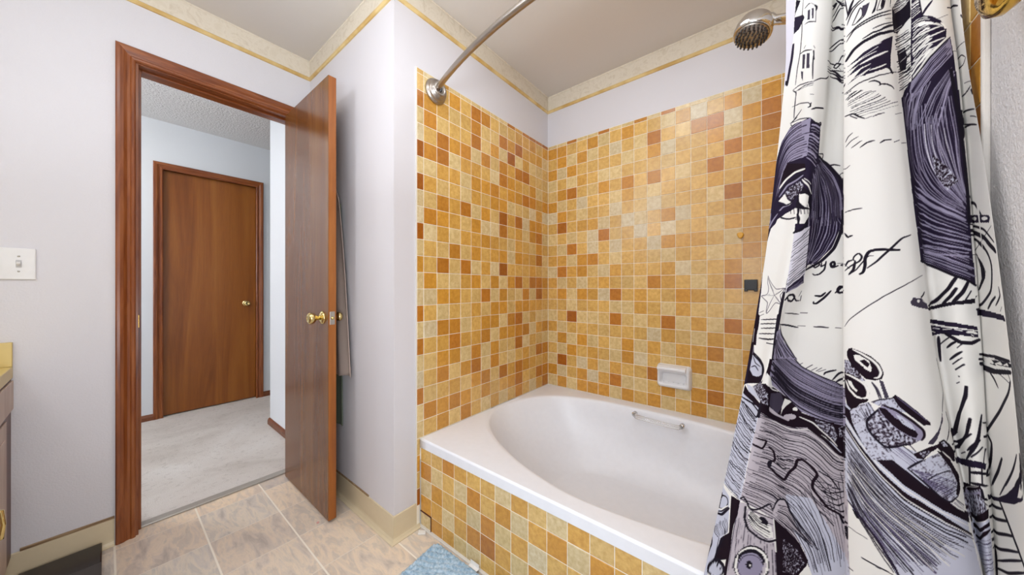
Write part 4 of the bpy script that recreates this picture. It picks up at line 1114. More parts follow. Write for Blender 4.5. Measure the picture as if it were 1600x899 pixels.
SW3.2;1756,2970 1881,2984 1926,2987 2021,2997
SW2;1825,2935 1878,2937 1936,2941 1992,2948
SW2;1748,2991 1921,3019
SW1.8;1702,3001 1790,3022 1865,3026 1960,3034
SW1.2;1692,2977 1726,2981 1789,2992 1905,3003
SW1.4;1690,2944 1731,2948 1769,2953 1837,2959
SW1.2;1669,2921 1759,2930 1795,2937 1834,2942
SK4;2026,2931 2059,2912
SK1.6;1602,2880 1661,2885 1741,2899 1878,2905 1919,2909 1977,2909 2162,2919
SK1.8;1816,2891 1865,2891 1912,2880 1918,2870 1902,2869
SK2;1913,2874 1988,2870 2038,2860 2059,2851
SK3;1016,2933 1557,2908 1605,2920
HK1.2;12;1616,2855 1669,2864 1725,2873;1693,2771 1736,2770 1891,2774 2026,2784 2211,2799
HK1.1;5;1616,2876 1684,2881;1731,2835 1793,2844 1825,2849 1879,2848
SK2;1603,2791 1695,2789 1736,2770 1775,2757
SK2.4;1667,2784 1720,2766
SK1.5;1784,2756 1825,2759
SK1.4;1833,2757 1881,2762 1936,2764
SK1.2;2041,2755 2174,2764
SK1.1;1611,2689 1643,2707 1684,2716
SK1.1;1616,2671 1674,2688 1728,2696
SK1.1;1672,2660 1707,2667 1738,2675 1752,2677
SK1.8;1738,2653 1787,2666 1836,2667
SK2;1878,2655 1916,2663 1978,2663
SK2;2000,2653 2065,2660
SK1.8;2097,2649 2191,2653
SK2.5;1521,2892 1557,2903
SK1.4;1603,2424 1682,2429 1738,2429
SK2.4;1600,2347 1631,2331 1670,2335
SK2;1603,2210 1652,2225 1716,2242 1731,2257 1711,2271 1684,2262 1670,2249 1687,2243
SK3;1687,2243 1675,2212 1641,2196
SK1.4;1641,2196 1690,2210 1764,2260 1789,2258
SK3.4;1715,2197 1734,2201 1746,2231 1743,2249 1766,2274 1811,2279 1926,2275 1958,2275
SK2.4;1756,2217 1808,2239 1833,2253 1860,2265 1950,2301 1983,2313 2071,2325
SK1.2;1586,2235 1644,2218
SK1.1;1600,2012 1641,2037 1672,2050 1766,2093 1833,2121 1913,2143 1975,2157 2006,2165 2047,2174 2106,2182 2185,2190
PG0;2003,2105 2026,2117 2126,2115 2204,2098 2211,2079 2062,2086 2006,2093 2003,2105
PW0;2097,2107 2094,2104 2079,2101 2062,2103 2059,2105 2065,2110 2071,2111 2088,2111 2097,2108 2097,2107
SG1.6;2126,2115 2188,2136
SW2;2144,2107 2211,2098
PB0;1600,1649 1644,1630 1726,1576 1757,1551 1834,1495 1909,1476 1926,1473 1958,1463 2059,1452 2168,1437 2191,1409 2197,1374 2204,1362 2204,1351 2215,1327 2159,1331 2115,1332 2076,1332 2024,1330 1910,1313 1891,1309 1842,1295 1785,1273 1730,1353 1700,1388 1685,1394 1648,1401 1621,1421 1605,1431 1600,1445 1586,1456 1579,1470 1579,1485 1586,1503 1586,1551 1593,1567 1593,1616 1600,1633 1600,1649
HK1.2;30;1593,1641 1618,1633 1651,1616 1715,1573 1766,1530 1777,1524 1840,1484 1933,1465 1964,1456 2044,1444 2074,1441 2150,1430 2200,1421;1586,1465 1603,1453 1630,1433 1666,1388 1695,1363 1782,1271
HK0.8;34;1593,1598 1620,1592 1657,1580 1689,1566 1774,1505 1785,1499 1837,1466 1960,1437 2038,1424 2097,1417 2185,1403;1586,1465 1603,1453 1630,1433 1666,1388 1695,1363 1782,1271
HV2.6;5;1682,1485 1738,1449 1756,1435 1820,1396 1953,1334;1667,1414 1690,1399 1744,1352 1779,1325 1814,1288
HW1.2;7;1600,1579 1643,1565 1675,1549 1703,1534 1726,1519 1774,1495 1829,1465 1947,1438 2026,1417 2171,1388;1600,1516 1630,1496 1662,1466 1679,1445 1738,1416 1767,1398 1831,1351 1884,1316
SD3;1603,1428 1623,1423 1667,1402 1730,1356 1784,1294 1792,1275
PK0;1631,1409 1652,1388 1666,1388 1657,1408 1631,1409
PB0;1602,1750 1656,1736 1684,1747 1731,1769 1780,1654 1865,1655 1944,1644 1971,1613 2006,1562 2032,1531 2106,1512 2179,1496 2165,1437 2124,1442 1957,1460 1834,1492 1775,1534 1767,1542 1746,1556 1716,1581 1682,1606 1638,1631 1620,1640 1593,1648 1600,1665 1602,1750
PM0;1593,1737 1634,1729 1651,1718 1687,1683 1716,1663 1754,1634 1808,1612 1820,1605 1938,1556 2003,1537 2041,1527 2094,1515 2129,1509 2207,1492 2191,1466 2076,1485 1971,1506 1888,1531 1842,1544 1751,1595 1684,1644 1648,1674 1616,1695 1593,1705 1593,1737
SW1.2;1593,1694 1615,1684 1648,1665 1684,1634 1730,1602 1749,1585 1840,1534 1919,1513 1967,1498 1986,1494 2024,1487 2044,1481 2188,1456
PM0;1593,1680 1618,1670 1636,1661 1739,1587 1759,1570 1803,1544 1839,1526 1868,1517 1885,1515 1918,1506 1933,1501 1983,1488 1998,1483 2056,1467 2188,1439 2191,1430 2109,1444 1994,1466 1912,1487 1895,1490 1865,1498 1836,1503 1761,1551 1707,1594 1638,1644 1618,1655 1593,1666 1593,1680
SK1.4;1600,1662 1638,1642 1652,1633 1739,1566 1749,1556 1834,1501 1912,1483 2009,1458 2053,1451 2194,1424
SW1.2;1600,1670 1618,1661 1649,1640 1721,1585 1761,1552 1836,1508 1912,1488 1946,1481 1961,1476 1978,1473 2029,1460 2112,1446 2191,1431
SK1.2;1738,1624 1792,1605 1820,1597 1936,1551
HV0.9;5;1761,1701 1829,1656 1857,1644 1936,1615;1780,1647 1836,1623 1901,1599 2015,1544 2094,1515 2153,1498
TL0;1634,1731 1707,1762 1736,1772 1761,1744 1741,1723 1789,1641 1820,1610 1803,1608 1730,1590 1700,1633 1651,1688 1634,1731
HK0.8;6;1661,1727 1703,1711 1721,1701 1754,1666 1772,1642;1726,1765 1752,1708 1822,1619
TG0;1600,1897 1636,1895 1675,1873 1725,1838 1705,1834 1661,1843 1600,1851 1600,1897
PM0;1618,1926 1638,1939 1657,1940 1702,1934 1757,1921 1793,1900 1802,1886 1808,1870 1797,1852 1766,1843 1725,1845 1692,1861 1651,1884 1621,1908 1618,1926
SW2.6;1662,1936 1710,1926 1756,1911 1772,1902 1785,1893 1797,1872 1785,1855 1766,1852
PW0;1666,1918 1702,1919 1746,1905 1756,1883 1752,1870 1728,1875 1700,1890 1674,1901 1666,1918
PM0;1700,1901 1726,1908 1749,1895 1738,1882 1721,1889 1700,1901
PM0;1718,1882 1713,1877 1705,1877 1702,1879 1702,1882 1707,1884 1718,1884 1718,1882
PM0;1600,1851 1630,1854 1690,1844 1731,1825 1743,1800 1733,1776 1693,1761 1677,1744 1644,1733 1615,1748 1607,1763 1593,1779 1593,1797 1600,1815 1600,1851
SW3;1608,1848 1651,1844 1682,1838 1705,1832 1725,1823 1736,1804 1731,1784 1708,1776 1672,1780 1654,1790 1633,1798 1621,1812 1607,1825
PW0;1623,1829 1648,1827 1666,1809 1684,1801 1677,1795 1652,1804 1630,1816 1623,1829
PM0;1593,1775 1615,1758 1638,1780 1693,1775 1736,1781 1726,1770 1693,1758 1677,1744 1644,1733 1615,1744 1607,1759 1593,1775
PG0;1785,1850 1802,1845 1822,1797 1803,1793 1785,1850
SG2;1754,1837 1774,1820 1789,1791
SK1;1752,1837 1769,1818 1782,1787
SK1.2;1733,1769 1756,1744
TL0;1746,1773 1789,1790 1837,1798 1915,1758 1864,1758 1809,1772 1774,1766 1746,1773
SK1.2;1746,1773 1789,1788 1840,1798
TG0;1718,1708 1777,1761 1802,1751 1817,1741 1913,1691 1964,1686 1893,1663 1840,1655 1789,1640 1752,1659 1723,1684 1718,1708
SK2.4;1774,1755 1720,1711 1723,1684 1754,1659 1789,1641 1867,1662 1893,1667
PL0;1785,1768 1845,1762 1904,1741 1984,1708 1977,1690 1947,1680 1899,1688 1876,1694 1836,1706 1793,1733 1775,1754 1785,1768
PM0;1779,1762 1802,1762 1840,1738 1864,1733 1933,1709 1946,1698 1932,1688 1899,1690 1856,1702 1837,1709 1823,1716 1798,1733 1779,1752 1779,1762
SM3;1792,1770 1826,1765 1845,1763 1926,1736 1980,1712 1980,1695 1960,1683
TW0;1843,1750 1876,1743 1922,1724 1936,1709 1912,1712 1871,1724 1843,1750
PM0;1837,1801 1853,1809 1901,1791 1964,1765 2003,1745 2026,1737 2021,1729 1983,1726 1907,1755 1867,1772 1837,1801
SV1.4;1859,1802 1983,1751 2003,1741
PM0;1901,1640 2009,1669 2053,1677 2065,1672 2032,1662 1953,1629 1919,1630 1901,1640
TV0;1930,1645 1991,1656 2038,1670 2012,1661 1988,1648 1955,1634 1930,1645
PM0;2062,1683 2118,1690 2179,1674 2222,1655 2200,1627 2112,1630 2044,1665 2062,1683
TL0;2076,1679 2112,1684 2153,1670 2100,1670 2076,1679
PG0;2168,1768 2135,1743 2074,1715 2035,1699 1989,1674 2018,1674 2074,1702 2097,1716 2124,1729 2156,1741 2168,1768
SK1.3;2226,1926 2256,1873 2259,1855 2256,1838 2248,1822 2219,1808 2200,1794 2171,1766
SK1.4;2222,1765 2226,1748 2241,1730 2207,1708 2182,1695 2153,1684
SG2.2;1893,1665 1918,1649
SK2;1859,1659 1901,1642
TL0;1868,1595 1922,1617 1950,1627 2003,1644 2035,1651 2171,1592 2176,1559 2141,1538 2088,1531 2050,1523 2021,1527 1998,1533 1932,1567 1868,1595
HV0.9;14;1881,1597 1919,1594 1940,1591 1963,1591 2006,1588 2056,1583 2088,1577 2129,1573 2176,1566;1932,1567 1949,1562 2009,1537 2026,1531 2062,1524
HK0.8;8;1933,1572 1964,1585 2029,1605 2076,1610 2138,1613;2012,1530 2050,1542 2124,1553 2171,1559
SK2;1868,1595 1905,1612 1950,1627
PM0;2029,1659 2079,1652 2153,1624 2207,1591 2182,1555 2138,1537 2112,1542 2159,1570 2150,1583 2129,1605 2047,1648 2029,1659
SW1.6;2076,1656 2109,1645 2147,1636 2185,1610 2207,1599
SK2;1868,1595 1932,1567 1998,1533 2047,1520 2085,1530 2129,1537
PW0;2047,1519 2100,1528 2171,1512 2162,1495 2094,1506 2047,1519
SK2;2100,1530 2174,1512
HV0.9;4;2047,1519 2094,1506 2159,1494;2097,1527 2171,1505
TG0;2219,1553 2466,1547 2559,1562 2646,1572 2686,1563 2691,1534 2732,1509 2757,1496 2714,1485 2598,1480 2498,1463 2230,1467 2211,1480 2188,1503 2207,1541 2219,1553
PM0;2219,1555 2500,1558 2573,1567 2648,1573 2658,1566 2553,1553 2461,1537 2211,1544 2219,1555
SW1.3;2408,1541 2613,1569
SL2;2207,1540 2454,1528 2556,1545 2646,1555
PM0;2219,1480 2483,1473 2668,1505 2772,1515 2757,1490 2586,1474 2493,1459 2219,1466 2219,1480
PB0;2207,1466 2478,1455 2588,1473 2767,1488 2782,1466 2782,1455 2792,1430 2792,1419 2800,1406 2800,1394 2816,1380 2816,1367 2832,1341 2848,1327 2568,1324 2468,1342 2451,1352 2244,1378 2222,1394 2204,1419 2207,1466
PM0;2204,1446 2541,1451 2648,1470 2767,1480 2775,1469 2646,1459 2532,1438 2219,1435 2204,1446
SM3;2222,1413 2497,1414 2580,1438 2671,1451 2775,1459
HV1;9;2274,1399 2595,1426 2795,1437;2497,1325 2635,1349 2840,1351
PD0;2222,1634 2424,1622 2559,1634 2625,1638 2706,1638 2808,1634 2782,1619 2615,1623 2551,1620 2486,1613 2414,1609 2207,1623 2222,1634
SK3.4;2544,1624 2524,1592 2495,1559
SK3;2534,1598 2648,1608 2816,1606
SK2.6;2709,1624 2686,1574
SK2.8;2507,1566 2628,1576 2792,1574
SK2.4;2668,1563 2673,1540 2762,1537
SK2;2701,1528 2742,1523
PD0;2772,1551 3289,1542 3347,1553 3417,1579 3535,1641 3587,1662 3600,1648 3600,1608 3532,1591 3486,1574 3401,1553 3301,1533 2792,1537 2772,1551
PW0;3523,1601 3555,1631 3576,1647 3596,1622 3567,1608 3523,1601
SK4.4;3358,1544 3472,1477 3498,1465 3509,1458 3538,1446 3551,1439
SK3.4;2787,1520 3305,1516 3366,1528
SK3.4;2785,1491 3297,1484 3354,1495 3407,1508
SK3.4;2808,1451 3302,1446 3352,1458 3446,1483
SK3.2;2840,1408 3309,1406 3363,1420 3502,1462
SK2.6;3290,1370 3343,1385 3393,1402 3483,1435 3534,1452
SK4.5;2824,1431 3262,1403 3282,1391 3282,1327
SK3;3269,1345 3358,1362 3399,1371 3494,1409 3548,1427
SK3.4;3321,1681 3307,1648 3265,1610 2816,1602
SK3.2;3408,1669 3366,1626 3302,1581
SK2.4;3554,1712 3499,1663 3362,1563
SK2;3600,1720 3600,1673 3596,1659 3568,1629
SK2.6;3282,1573 3281,1569
SK5.5;2808,1919 3299,1904 3376,1904 3424,1909 3518,1918 3584,1922
SK3;2816,1933 3325,1929 3383,1927 3570,1936
SK2.6;3416,1944 3468,1947 3595,1950
SK2.8;3347,1901 3393,1884 3424,1864
SK2;3433,1907 3548,1891
SK2.4;3539,1916 3566,1898
SK4;3560,1895 3531,1868 3470,1833 3416,1797 3332,1750 3266,1716 2795,1708
SK3.2;2797,1748 3295,1729
SK4.4;3285,1708 3322,1694 3297,1649 3281,1634 2880,1624 2824,1613 2792,1602
SK4;3407,1670 3360,1624 3294,1577
SK2.6;3555,1712 3506,1667 3424,1604
SK4;3600,1690 3599,1674 3575,1656 3536,1640 3510,1624
PW0;3412,1929 3454,1930 3464,1936 3498,1932 3525,1939 3564,1933 3546,1927 3479,1925 3425,1923 3412,1929
SK1.6;2495,1922 2520,1929
SK2.2;2515,1909 2573,1927
SK2.8;2536,1894 2613,1914
SK2.6;2556,1875 2561,1875
SK2;2529,1852 2556,1858
SK3.6;2613,1848 2595,1819 2554,1788 2475,1734 2437,1712 2407,1695 2330,1683
SK3;2613,1848 2592,1823
SK5;2520,1766 2480,1736 2429,1704
SK3.4;2618,1755 2564,1706 2481,1672 2415,1654 2219,1651
SK2.8;2610,1712 2502,1684 2425,1669 2215,1672
SK3.2;2777,1770 2691,1698 2600,1666 2512,1630
SK2.4;2724,1699 2656,1688 2600,1676 2542,1659
SK2.4;2456,1640 2514,1651
SK2.8;2752,1679 2578,1645
SK2.4;2808,1674 2749,1636
PK0;2244,1709 2422,1708 2468,1702 2414,1688 2270,1681 2244,1709
PD0;2211,1636 2424,1623 2568,1636 2628,1638 2792,1634 2780,1617 2689,1620 2615,1619 2490,1609 2417,1605 2211,1620 2211,1636
PK0;2200,2085 2389,2089 2505,2100 2628,2108 2727,2114 2790,2115 2787,2101 2598,2096 2385,2078 2219,2075 2200,2085
SK3.8;2620,2183 2553,2147 2459,2115 2402,2101 2230,2090
SK3.4;2608,2147 2569,2125 2490,2097
SK3.6;2724,2169 2661,2135 2571,2100
SK2.8;2747,2139 2681,2112
SK1.8;2188,2136 2159,2125 2118,2118
PD0;2219,2048 2396,2044 2547,2039 2588,2039 2628,2036 2790,2030 2800,2018 2585,2025 2544,2025 2449,2028 2393,2030 2211,2035 2219,2048
PD0;2219,2028 2449,2022 2542,2022 2797,2016 2800,1996 2628,2001 2444,2000 2389,1996 2219,1996 2219,2028
SW2.2;2263,2018 2429,2015
SW2.4;2464,2014 2542,2019
SW2.8;2568,2019 2620,2016
SW2.8;2666,2012 2714,2014 2782,2008
SW2.6;2215,2009 2363,2003
SW2;2711,2005 2734,2001
SK4.4;2485,2001 2546,1991 2598,1980 2704,1979 2800,1990
SK3.2;2408,1990 2389,1933 2385,1912
SK2.8;2408,1964 2508,1990
SK2.6;2480,1957 2527,1972 2575,1983
SK1.8;2571,1962 2615,1975
SK2.6;2493,1921 2553,1939 2605,1952
SK2.2;2515,1909 2600,1933
SK2.6;2536,1894 2610,1912
PK0;3307,2257 3374,2226 3407,2199 3391,2178 3315,2143 2840,2125 2782,2108 2816,2125 3291,2143 3350,2178 3350,2210 3307,2257
SK3.6;3350,2290 3449,2258 3487,2218 3470,2176 3445,2139 3374,2114 3317,2097 2808,2082
SK6;3454,2289 3502,2272 3559,2257
SK3.4;3485,2123 3436,2108 3391,2087
SK2.6;3543,2151 3554,2128 3479,2098
SK1.6;3555,2096 3528,2083
SK3.4;2808,1947 3307,1944 3412,1950 3583,1952
SK4;2800,1932 3347,1929
SK5;3376,1932 3527,1939 3600,1940
SK5.5;2808,1919 3309,1907 3400,1909
PD0;2816,2083 3330,2082 3395,2080 3502,2075 3571,2073 3600,2057 3513,2058 3449,2061 2800,2064 2816,2083
PW0;3281,1932 3379,1937 3405,1929 3465,1941 3491,1934 3544,1944 3559,1937 3411,1929 3314,1922 3281,1932
PD0;2792,2383 3319,2383 3526,2365 3547,2357 3519,2342 3332,2356 2816,2356 2792,2383
PW0;3359,2368 3348,2364 3326,2364 3302,2368 3294,2371 2880,2371 2888,2372 3301,2375 3306,2376 3330,2376 3352,2372 3359,2368
PW0;3507,2356 3501,2353 3462,2353 3434,2357 3424,2361 3424,2363 3430,2365 3468,2365 3497,2361 3507,2357 3507,2356
SK4;2800,2447 2904,2436 3351,2421 3428,2372
SK3.2;2797,2351 3318,2346 3438,2328 3514,2296 3559,2281
SK6;2800,2331 3315,2324 3426,2304 3490,2278 3525,2265 3567,2253
SK2.4;2920,2692 3432,2680 3550,2661
SK2.4;3454,2706 3577,2685
SK1.1;3548,2331 3498,2321 3457,2311 3294,2267 2800,2253
SK3.4;2800,2317 3311,2304 3364,2290 3415,2275 3462,2242
SK3;3302,2256 3322,2250
SK5;2795,2689 2856,2668 2808,2643
SK3;2795,3116 3380,3134 3493,3116
SK2.2;3514,2917 3440,2937 2952,2924 2832,2895 3352,2898 3454,2895 3539,2913
SK1.1;2790,2952 3409,2974 3581,2969
SK1.8;3424,2831 3600,2816
SK2.4;3340,2794 3444,2795 3559,2802
SK3.4;3567,2788 3591,2771
SK2.6;2780,2737 3383,2738 3555,2716
SK2.4;3325,2695 3432,2680 3544,2661
SK2;3448,2707 3552,2689
SK1.6;3552,3074 3600,3060
PK0;2770,2757 2840,2738 2864,2716 3332,2698 2797,2687 2775,2739 2770,2757
PK0;2191,3123 2197,3149 2197,3174 2374,3220 2441,3212 2497,3197 2493,3131 2464,3126 2434,3117 2396,3104 2322,3084 2200,3076 2191,3123
HW1.2;7;2129,3181 2374,3215 2449,3215;2241,3158 2370,3177 2417,3183 2485,3195
SW1.5;2219,3083 2454,3119
SW1.2;2215,3088 2405,3117
HK1.8;22;2200,3060 2396,3084 2441,3088 2481,3090;2179,2848 2427,2889
PK0;2226,3006 2410,3030 2424,2988 2396,2941 2244,2926 2222,2972 2226,3006
SW1.6;2285,3001 2407,3019
SW1.4;2296,2967 2412,2990
PD0;2507,3194 2566,3177 2578,3115 2641,3098 2676,3084 2711,3073 2757,3037 2739,3005 2694,2994 2620,2973 2517,2923 2437,2888 2453,2984 2490,3106 2507,3194
HW2.6;17;2493,3101 2541,3108 2592,3104 2630,3092;2437,2891 2563,2941 2613,2969
HW2.2;7;2709,3065 2734,3052 2749,3037;2490,3085 2537,3091 2598,3087
SW2.2;2478,3017 2551,3020 2583,3024 2615,3024 2734,3033
SW2.2;2471,2991 2508,2992 2576,2998 2643,3001 2724,3006
SW2.2;2485,3044 2522,3044 2588,3048 2628,3048 2719,3052
SW2.2;2463,2959 2508,2962 2549,2966 2643,2980
HW1.5;7;2507,3177 2536,3180 2561,3179;2498,3124 2568,3133
SD2.4;2578,3115 2608,3134 2656,3155
SK1;2681,3080 2795,3090
SK1.8;2566,3177 2578,3113
PD0;2785,3005 2732,2992 2689,2980 2656,2967 2525,2912 2437,2891 2400,2877 2200,2821 2200,2785 2204,2769 2200,2732 2204,2716 2204,2646 2200,2628 2194,2510 2188,2477 2191,2460 2188,2425 2188,2358 2191,2343 2188,2328 2188,2236 2204,2231 2370,2226 2475,2214 2581,2193 2648,2182 2729,2172 2816,2158 2816,2225 2808,2239 2808,2356 2800,2370 2800,2521 2808,2536 2808,2709 2816,2725 2816,2807 2808,2824 2808,2859 2800,2877 2800,2930 2785,3005
PL0;2780,3003 2689,2980 2656,2967 2525,2912 2437,2891 2408,2856 2417,2812 2571,2863 2653,2898 2711,2919 2785,2940 2780,3003
HD1.4;9;2754,2994 2661,2962 2569,2923 2524,2906 2500,2894 2415,2856;2785,2933 2651,2888 2569,2853 2427,2801
HL1.8;9;2326,2846 2252,2809 2256,2766 2244,2727 2244,2709;2586,2866 2510,2802 2458,2763 2437,2710
HL1.8;8;2444,2709 2512,2764 2620,2839 2704,2878 2775,2906;2630,2682 2704,2810 2749,2844 2777,2859
HL1.6;15;2304,2782 2285,2762 2270,2723 2259,2703 2252,2684 2252,2667 2230,2613 2237,2595 2259,2578 2285,2542 2367,2529 2396,2513 2439,2479 2524,2443 2575,2420 2643,2403 2732,2389 2787,2382;2727,2791 2732,2757 2759,2641 2749,2560 2759,2496 2797,2443
HL0.9;18;2344,2731 2341,2710 2326,2668 2315,2648 2319,2630 2330,2613 2344,2579 2352,2545 2385,2531 2408,2517 2464,2472 2595,2413 2656,2395 2734,2379 2785,2371;2711,2757 2742,2614 2737,2534 2747,2486 2790,2433
HF1.2;4;2503,2716 2497,2636 2525,2554 2620,2475;2635,2713 2643,2630 2658,2596 2686,2546 2759,2470
HL2.4;13;2233,2506 2359,2499 2403,2488 2461,2461 2661,2399 2701,2389 2800,2371;2188,2276 2363,2274 2483,2261 2610,2253 2772,2246
TV0;2537,2603 2610,2561 2635,2549 2661,2531 2716,2497 2618,2470 2542,2531 2537,2603
HL1.8;9;2207,2294 2374,2294 2473,2286 2551,2278 2585,2269 2653,2256 2744,2243 2800,2237;2211,2239 2367,2235 2420,2228 2661,2185 2744,2174 2797,2168
SK3.4;2188,2237 2307,2233 2396,2226 2475,2214 2581,2193 2648,2182 2729,2172 2816,2157
SK5;2747,2884 2752,2851 2785,2707 2797,2567 2800,2445 2790,2354
SK2;2437,2891 2492,2908 2539,2924 2615,2955 2668,2973 2732,2992 2785,3005
SK1.4;1607,1345 1695,1341
SK1.8;1669,1273 1715,1273 1728,1271 1744,1273 1774,1271
SK2.4;1603,1213 1625,1213
"""
INK = {'K': (26, 20, 32), 'G': (64, 57, 72), 'V': (84, 76, 104), 'D': (34, 25, 46), 'L': (146, 139, 162), 'B': (192, 193, 208), 'W': (230, 227, 222), 'N': (186, 177, 184), 'M': (26, 12, 24), 'F': (208, 204, 214)}
GROUND = (230, 227, 222)

def print_cloth(S, zr, Pg):
    rng = np.random.RandomState(3)
    nr, nc = len(zr), len(S)
    img = np.ones((nr, nc, 3), dtype=np.float32)*np.array(GROUND, dtype=np.float32)
    dc = np.linalg.norm(np.diff(Pg, axis=1), axis=2); dc = np.concatenate([dc, dc[:, -1:]], 1)      # metres per column
    k1 = np.maximum(dc, 1e-5)
    zr_i = np.arange(nr); s_i = np.arange(nc)
    def gp(txt):
        out = []
        for tok in txt.split():
            a, b_ = tok.split(','); out.append((np.interp(float(a)/200, S, s_i), np.interp(float(b_)/2000, zr, zr_i)))
        return np.array(out)
    dz = np.gradient(zr)
    def seg(a, b_, w0, w1, col):
        """capsule from a to b (grid coords), widths in metres"""
        m = (a+b_)/2; i = int(np.clip(m[1], 0, nr-1)); j = int(np.clip(m[0], 0, nc-1))
        kx, ky = float(k1[i, max(0, j-3):j+4].mean()), float(dz[i]); w = max(w0, w1)
        rx, ry = w/kx/2+1.5, w/ky/2+1.5
        x0, x1 = int(max(0, min(a[0], b_[0])-rx)), int(min(nc-1, max(a[0], b_[0])+rx))+1
        y0, y1 = int(max(0, min(a[1], b_[1])-ry)), int(min(nr-1, max(a[1], b_[1])+ry))+1
        if x1 <= x0 or y1 <= y0: return
        X = (np.arange(x0, x1)[None, :]-a[0])*kx; Y = (np.arange(y0, y1)[:, None]-a[1])*ky
        dx, dy = (b_[0]-a[0])*kx, (b_[1]-a[1])*ky; L2 = dx*dx+dy*dy+1e-12
        t = np.clip((X*dx+Y*dy)/L2, 0, 1); d = np.sqrt((X-t*dx)**2+(Y-t*dy)**2)
        hw = (w0+(w1-w0)*t)/2; soft = .0009
        al = np.clip((hw-d)/soft+.5, 0, 1)*np.minimum(1, 2*hw/.0007)
        blk = img[y0:y1, x0:x1]; blk += (np.array(col, dtype=np.float32)-blk)*al[..., None].astype(np.float32)
    def resample(P_, n):
        if len(P_) < 2: return np.repeat(P_, n, 0)
        d = np.r_[0, np.cumsum(np.hypot(*(np.diff(P_, axis=0)).T))]; t = np.linspace(0, d[-1], n)
        q = np.stack([np.interp(t, d, P_[:, 0]), np.interp(t, d, P_[:, 1])], 1)
        return q
    def smooth(P_):
        if len(P_) < 3: return P_
        n = len(P_)*5; q = resample(P_, n)
        for _ in range(2): q[1:-1] = .25*q[:-2]+.5*q[1:-1]+.25*q[2:]
        return q
    def stroke(P_, w, col, taper=.55):
        n = len(P_)
        if n == 1: seg(P_[0], P_[0]+.01, w, w, col); return
        for k in range(n-1):
            a, b_ = k/(n-1), (k+1)/(n-1)
            f = lambda t: w*(1-taper*(2*abs(t-.5))**3)
            seg(P_[k], P_[k+1], f(a), f(b_), col)
    noise_cache = {}
    def speck():
        if 'n' not in noise_cache:
            q = rng.rand(nr//3+2, nc//3+2); q = np.kron(rng.rand(nr//2+2, nc//2+2), np.ones((2, 2)))[:nr, :nc]
            r_ = rng.rand(nr, nc)*.6+q*.9
            r_ = (r_+np.roll(r_, 1, 0)+np.roll(r_, 1, 1)+np.roll(np.roll(r_, 1, 0), 2, 1))/4
            noise_cache['n'] = r_
        return noise_cache['n']
    def poly(P_, col, tex=False):
        x0, x1 = int(max(0, P_[:, 0].min())), int(min(nc-1, P_[:, 0].max()))+2; y0, y1 = int(max(0, P_[:, 1].min())), int(min(nr-1, P_[:, 1].max()))+2
        X, Y = np.meshgrid(np.arange(x0, min(x1, nc)), np.arange(y0, min(y1, nr)))
        ins = np.zeros(X.shape, bool)
        for (xa, ya), (xb, yb) in zip(P_, np.roll(P_, -1, 0)):
            if ya == yb: continue
            c_ = ((ya > Y) != (yb > Y)) & (X < (xb-xa)*(Y-ya)/(yb-ya)+xa); ins ^= c_
        blk = img[y0:y0+X.shape[0], x0:x0+X.shape[1]]
        if not tex: blk[ins] = col
        else:
            s_ = speck()[y0:y0+X.shape[0], x0:x0+X.shape[1]]
            lo, hi = np.array(INK['M']), np.array(INK['B']); t = np.clip((s_-.7)*2.1+.28+{'G': .15, 'V': -.05, 'D': -.35, 'L': .75, 'W': 1.0}.get(tex, .3), 0, 1)[..., None]
            c_ = lo*(1-t)+hi*t; blk[ins] = c_[ins]
    MM = .00112
    for ln in PRINT.strip().split('\n'):
        kind, ck = ln[0], ln[1]; parts = ln[2:].split(';'); w = float(parts[0])*MM*(1.0 if kind == 'H' else 1.1); col = INK[ck]
        if kind == 'P': poly(gp(parts[1]), col)
        elif kind == 'T': poly(gp(parts[1]), col, ck)
        elif kind == 'S':
            stroke(smooth(gp(parts[1])), w, col, .5 if w < .004 else .25)
        elif kind == 'H':
            n = int(parts[1]); A, B = resample(gp(parts[2]), 26), resample(gp(parts[3]), 26)
            for _ in range(3):
                A[1:-1] = .25*A[:-2]+.5*A[1:-1]+.25*A[2:]; B[1:-1] = .25*B[:-2]+.5*B[1:-1]+.25*B[2:]
            for k in range(n):
                t = (k+rng.uniform(-.22, .22))/max(1, n-1); wob = np.cumsum(rng.randn(26))*.010; wob -= np.linspace(wob[0], wob[-1], 26)
                tt = np.clip(t+wob*.35, 0, 1)[:, None]; q = A*(1-tt)+B*tt
                ww = w*rng.uniform(.6, 1.25); hc_ = tuple(np.clip(np.array(col)*rng.uniform(.82, 1.12), 0, 255)); a = rng.randint(0, 4); e = 26-rng.randint(0, 4)
                prof = np.clip(.75+np.cumsum(rng.randn(26))*.09, .35, 1.3)
                for m_ in range(a, e-1): seg(q[m_], q[m_+1], ww*prof[m_], ww*prof[m_+1], hc_)
    return img

zr = np.concatenate([np.arange(.15, .46, .006), np.arange(.46, 1.70, .00118), np.arange(1.70, 1.926, .005)])
S_, Pg = cloth_grid(NCOL, zr)
img = print_cloth(S_, zr, Pg)
nr, nc = Pg.shape[:2]
me = bpy.data.meshes.new('curtain_cloth')
me.vertices.add(nr*nc); me.vertices.foreach_set('co', Pg.astype(np.float32).ravel())
ii = (np.arange(nr-1)[:, None]*nc+np.arange(nc-1)[None, :])
quads = np.stack([ii, ii+1, ii+1+nc, ii+nc], -1).reshape(-1, 4)
me.loops.add(quads.size); me.loops.foreach_set('vertex_index', quads.ravel().astype(np.int32))
me.polygons.add(len(quads)); me.polygons.foreach_set('loop_start', (np.arange(len(quads))*4).astype(np.int32))
try: me.polygons.foreach_set('loop_total', np.full(len(quads), 4, dtype=np.int32))
except Exception: pass
me.polygons.foreach_set('use_smooth', np.ones(len(quads), dtype=bool))
me.update(calc_edges=True); me.validate()
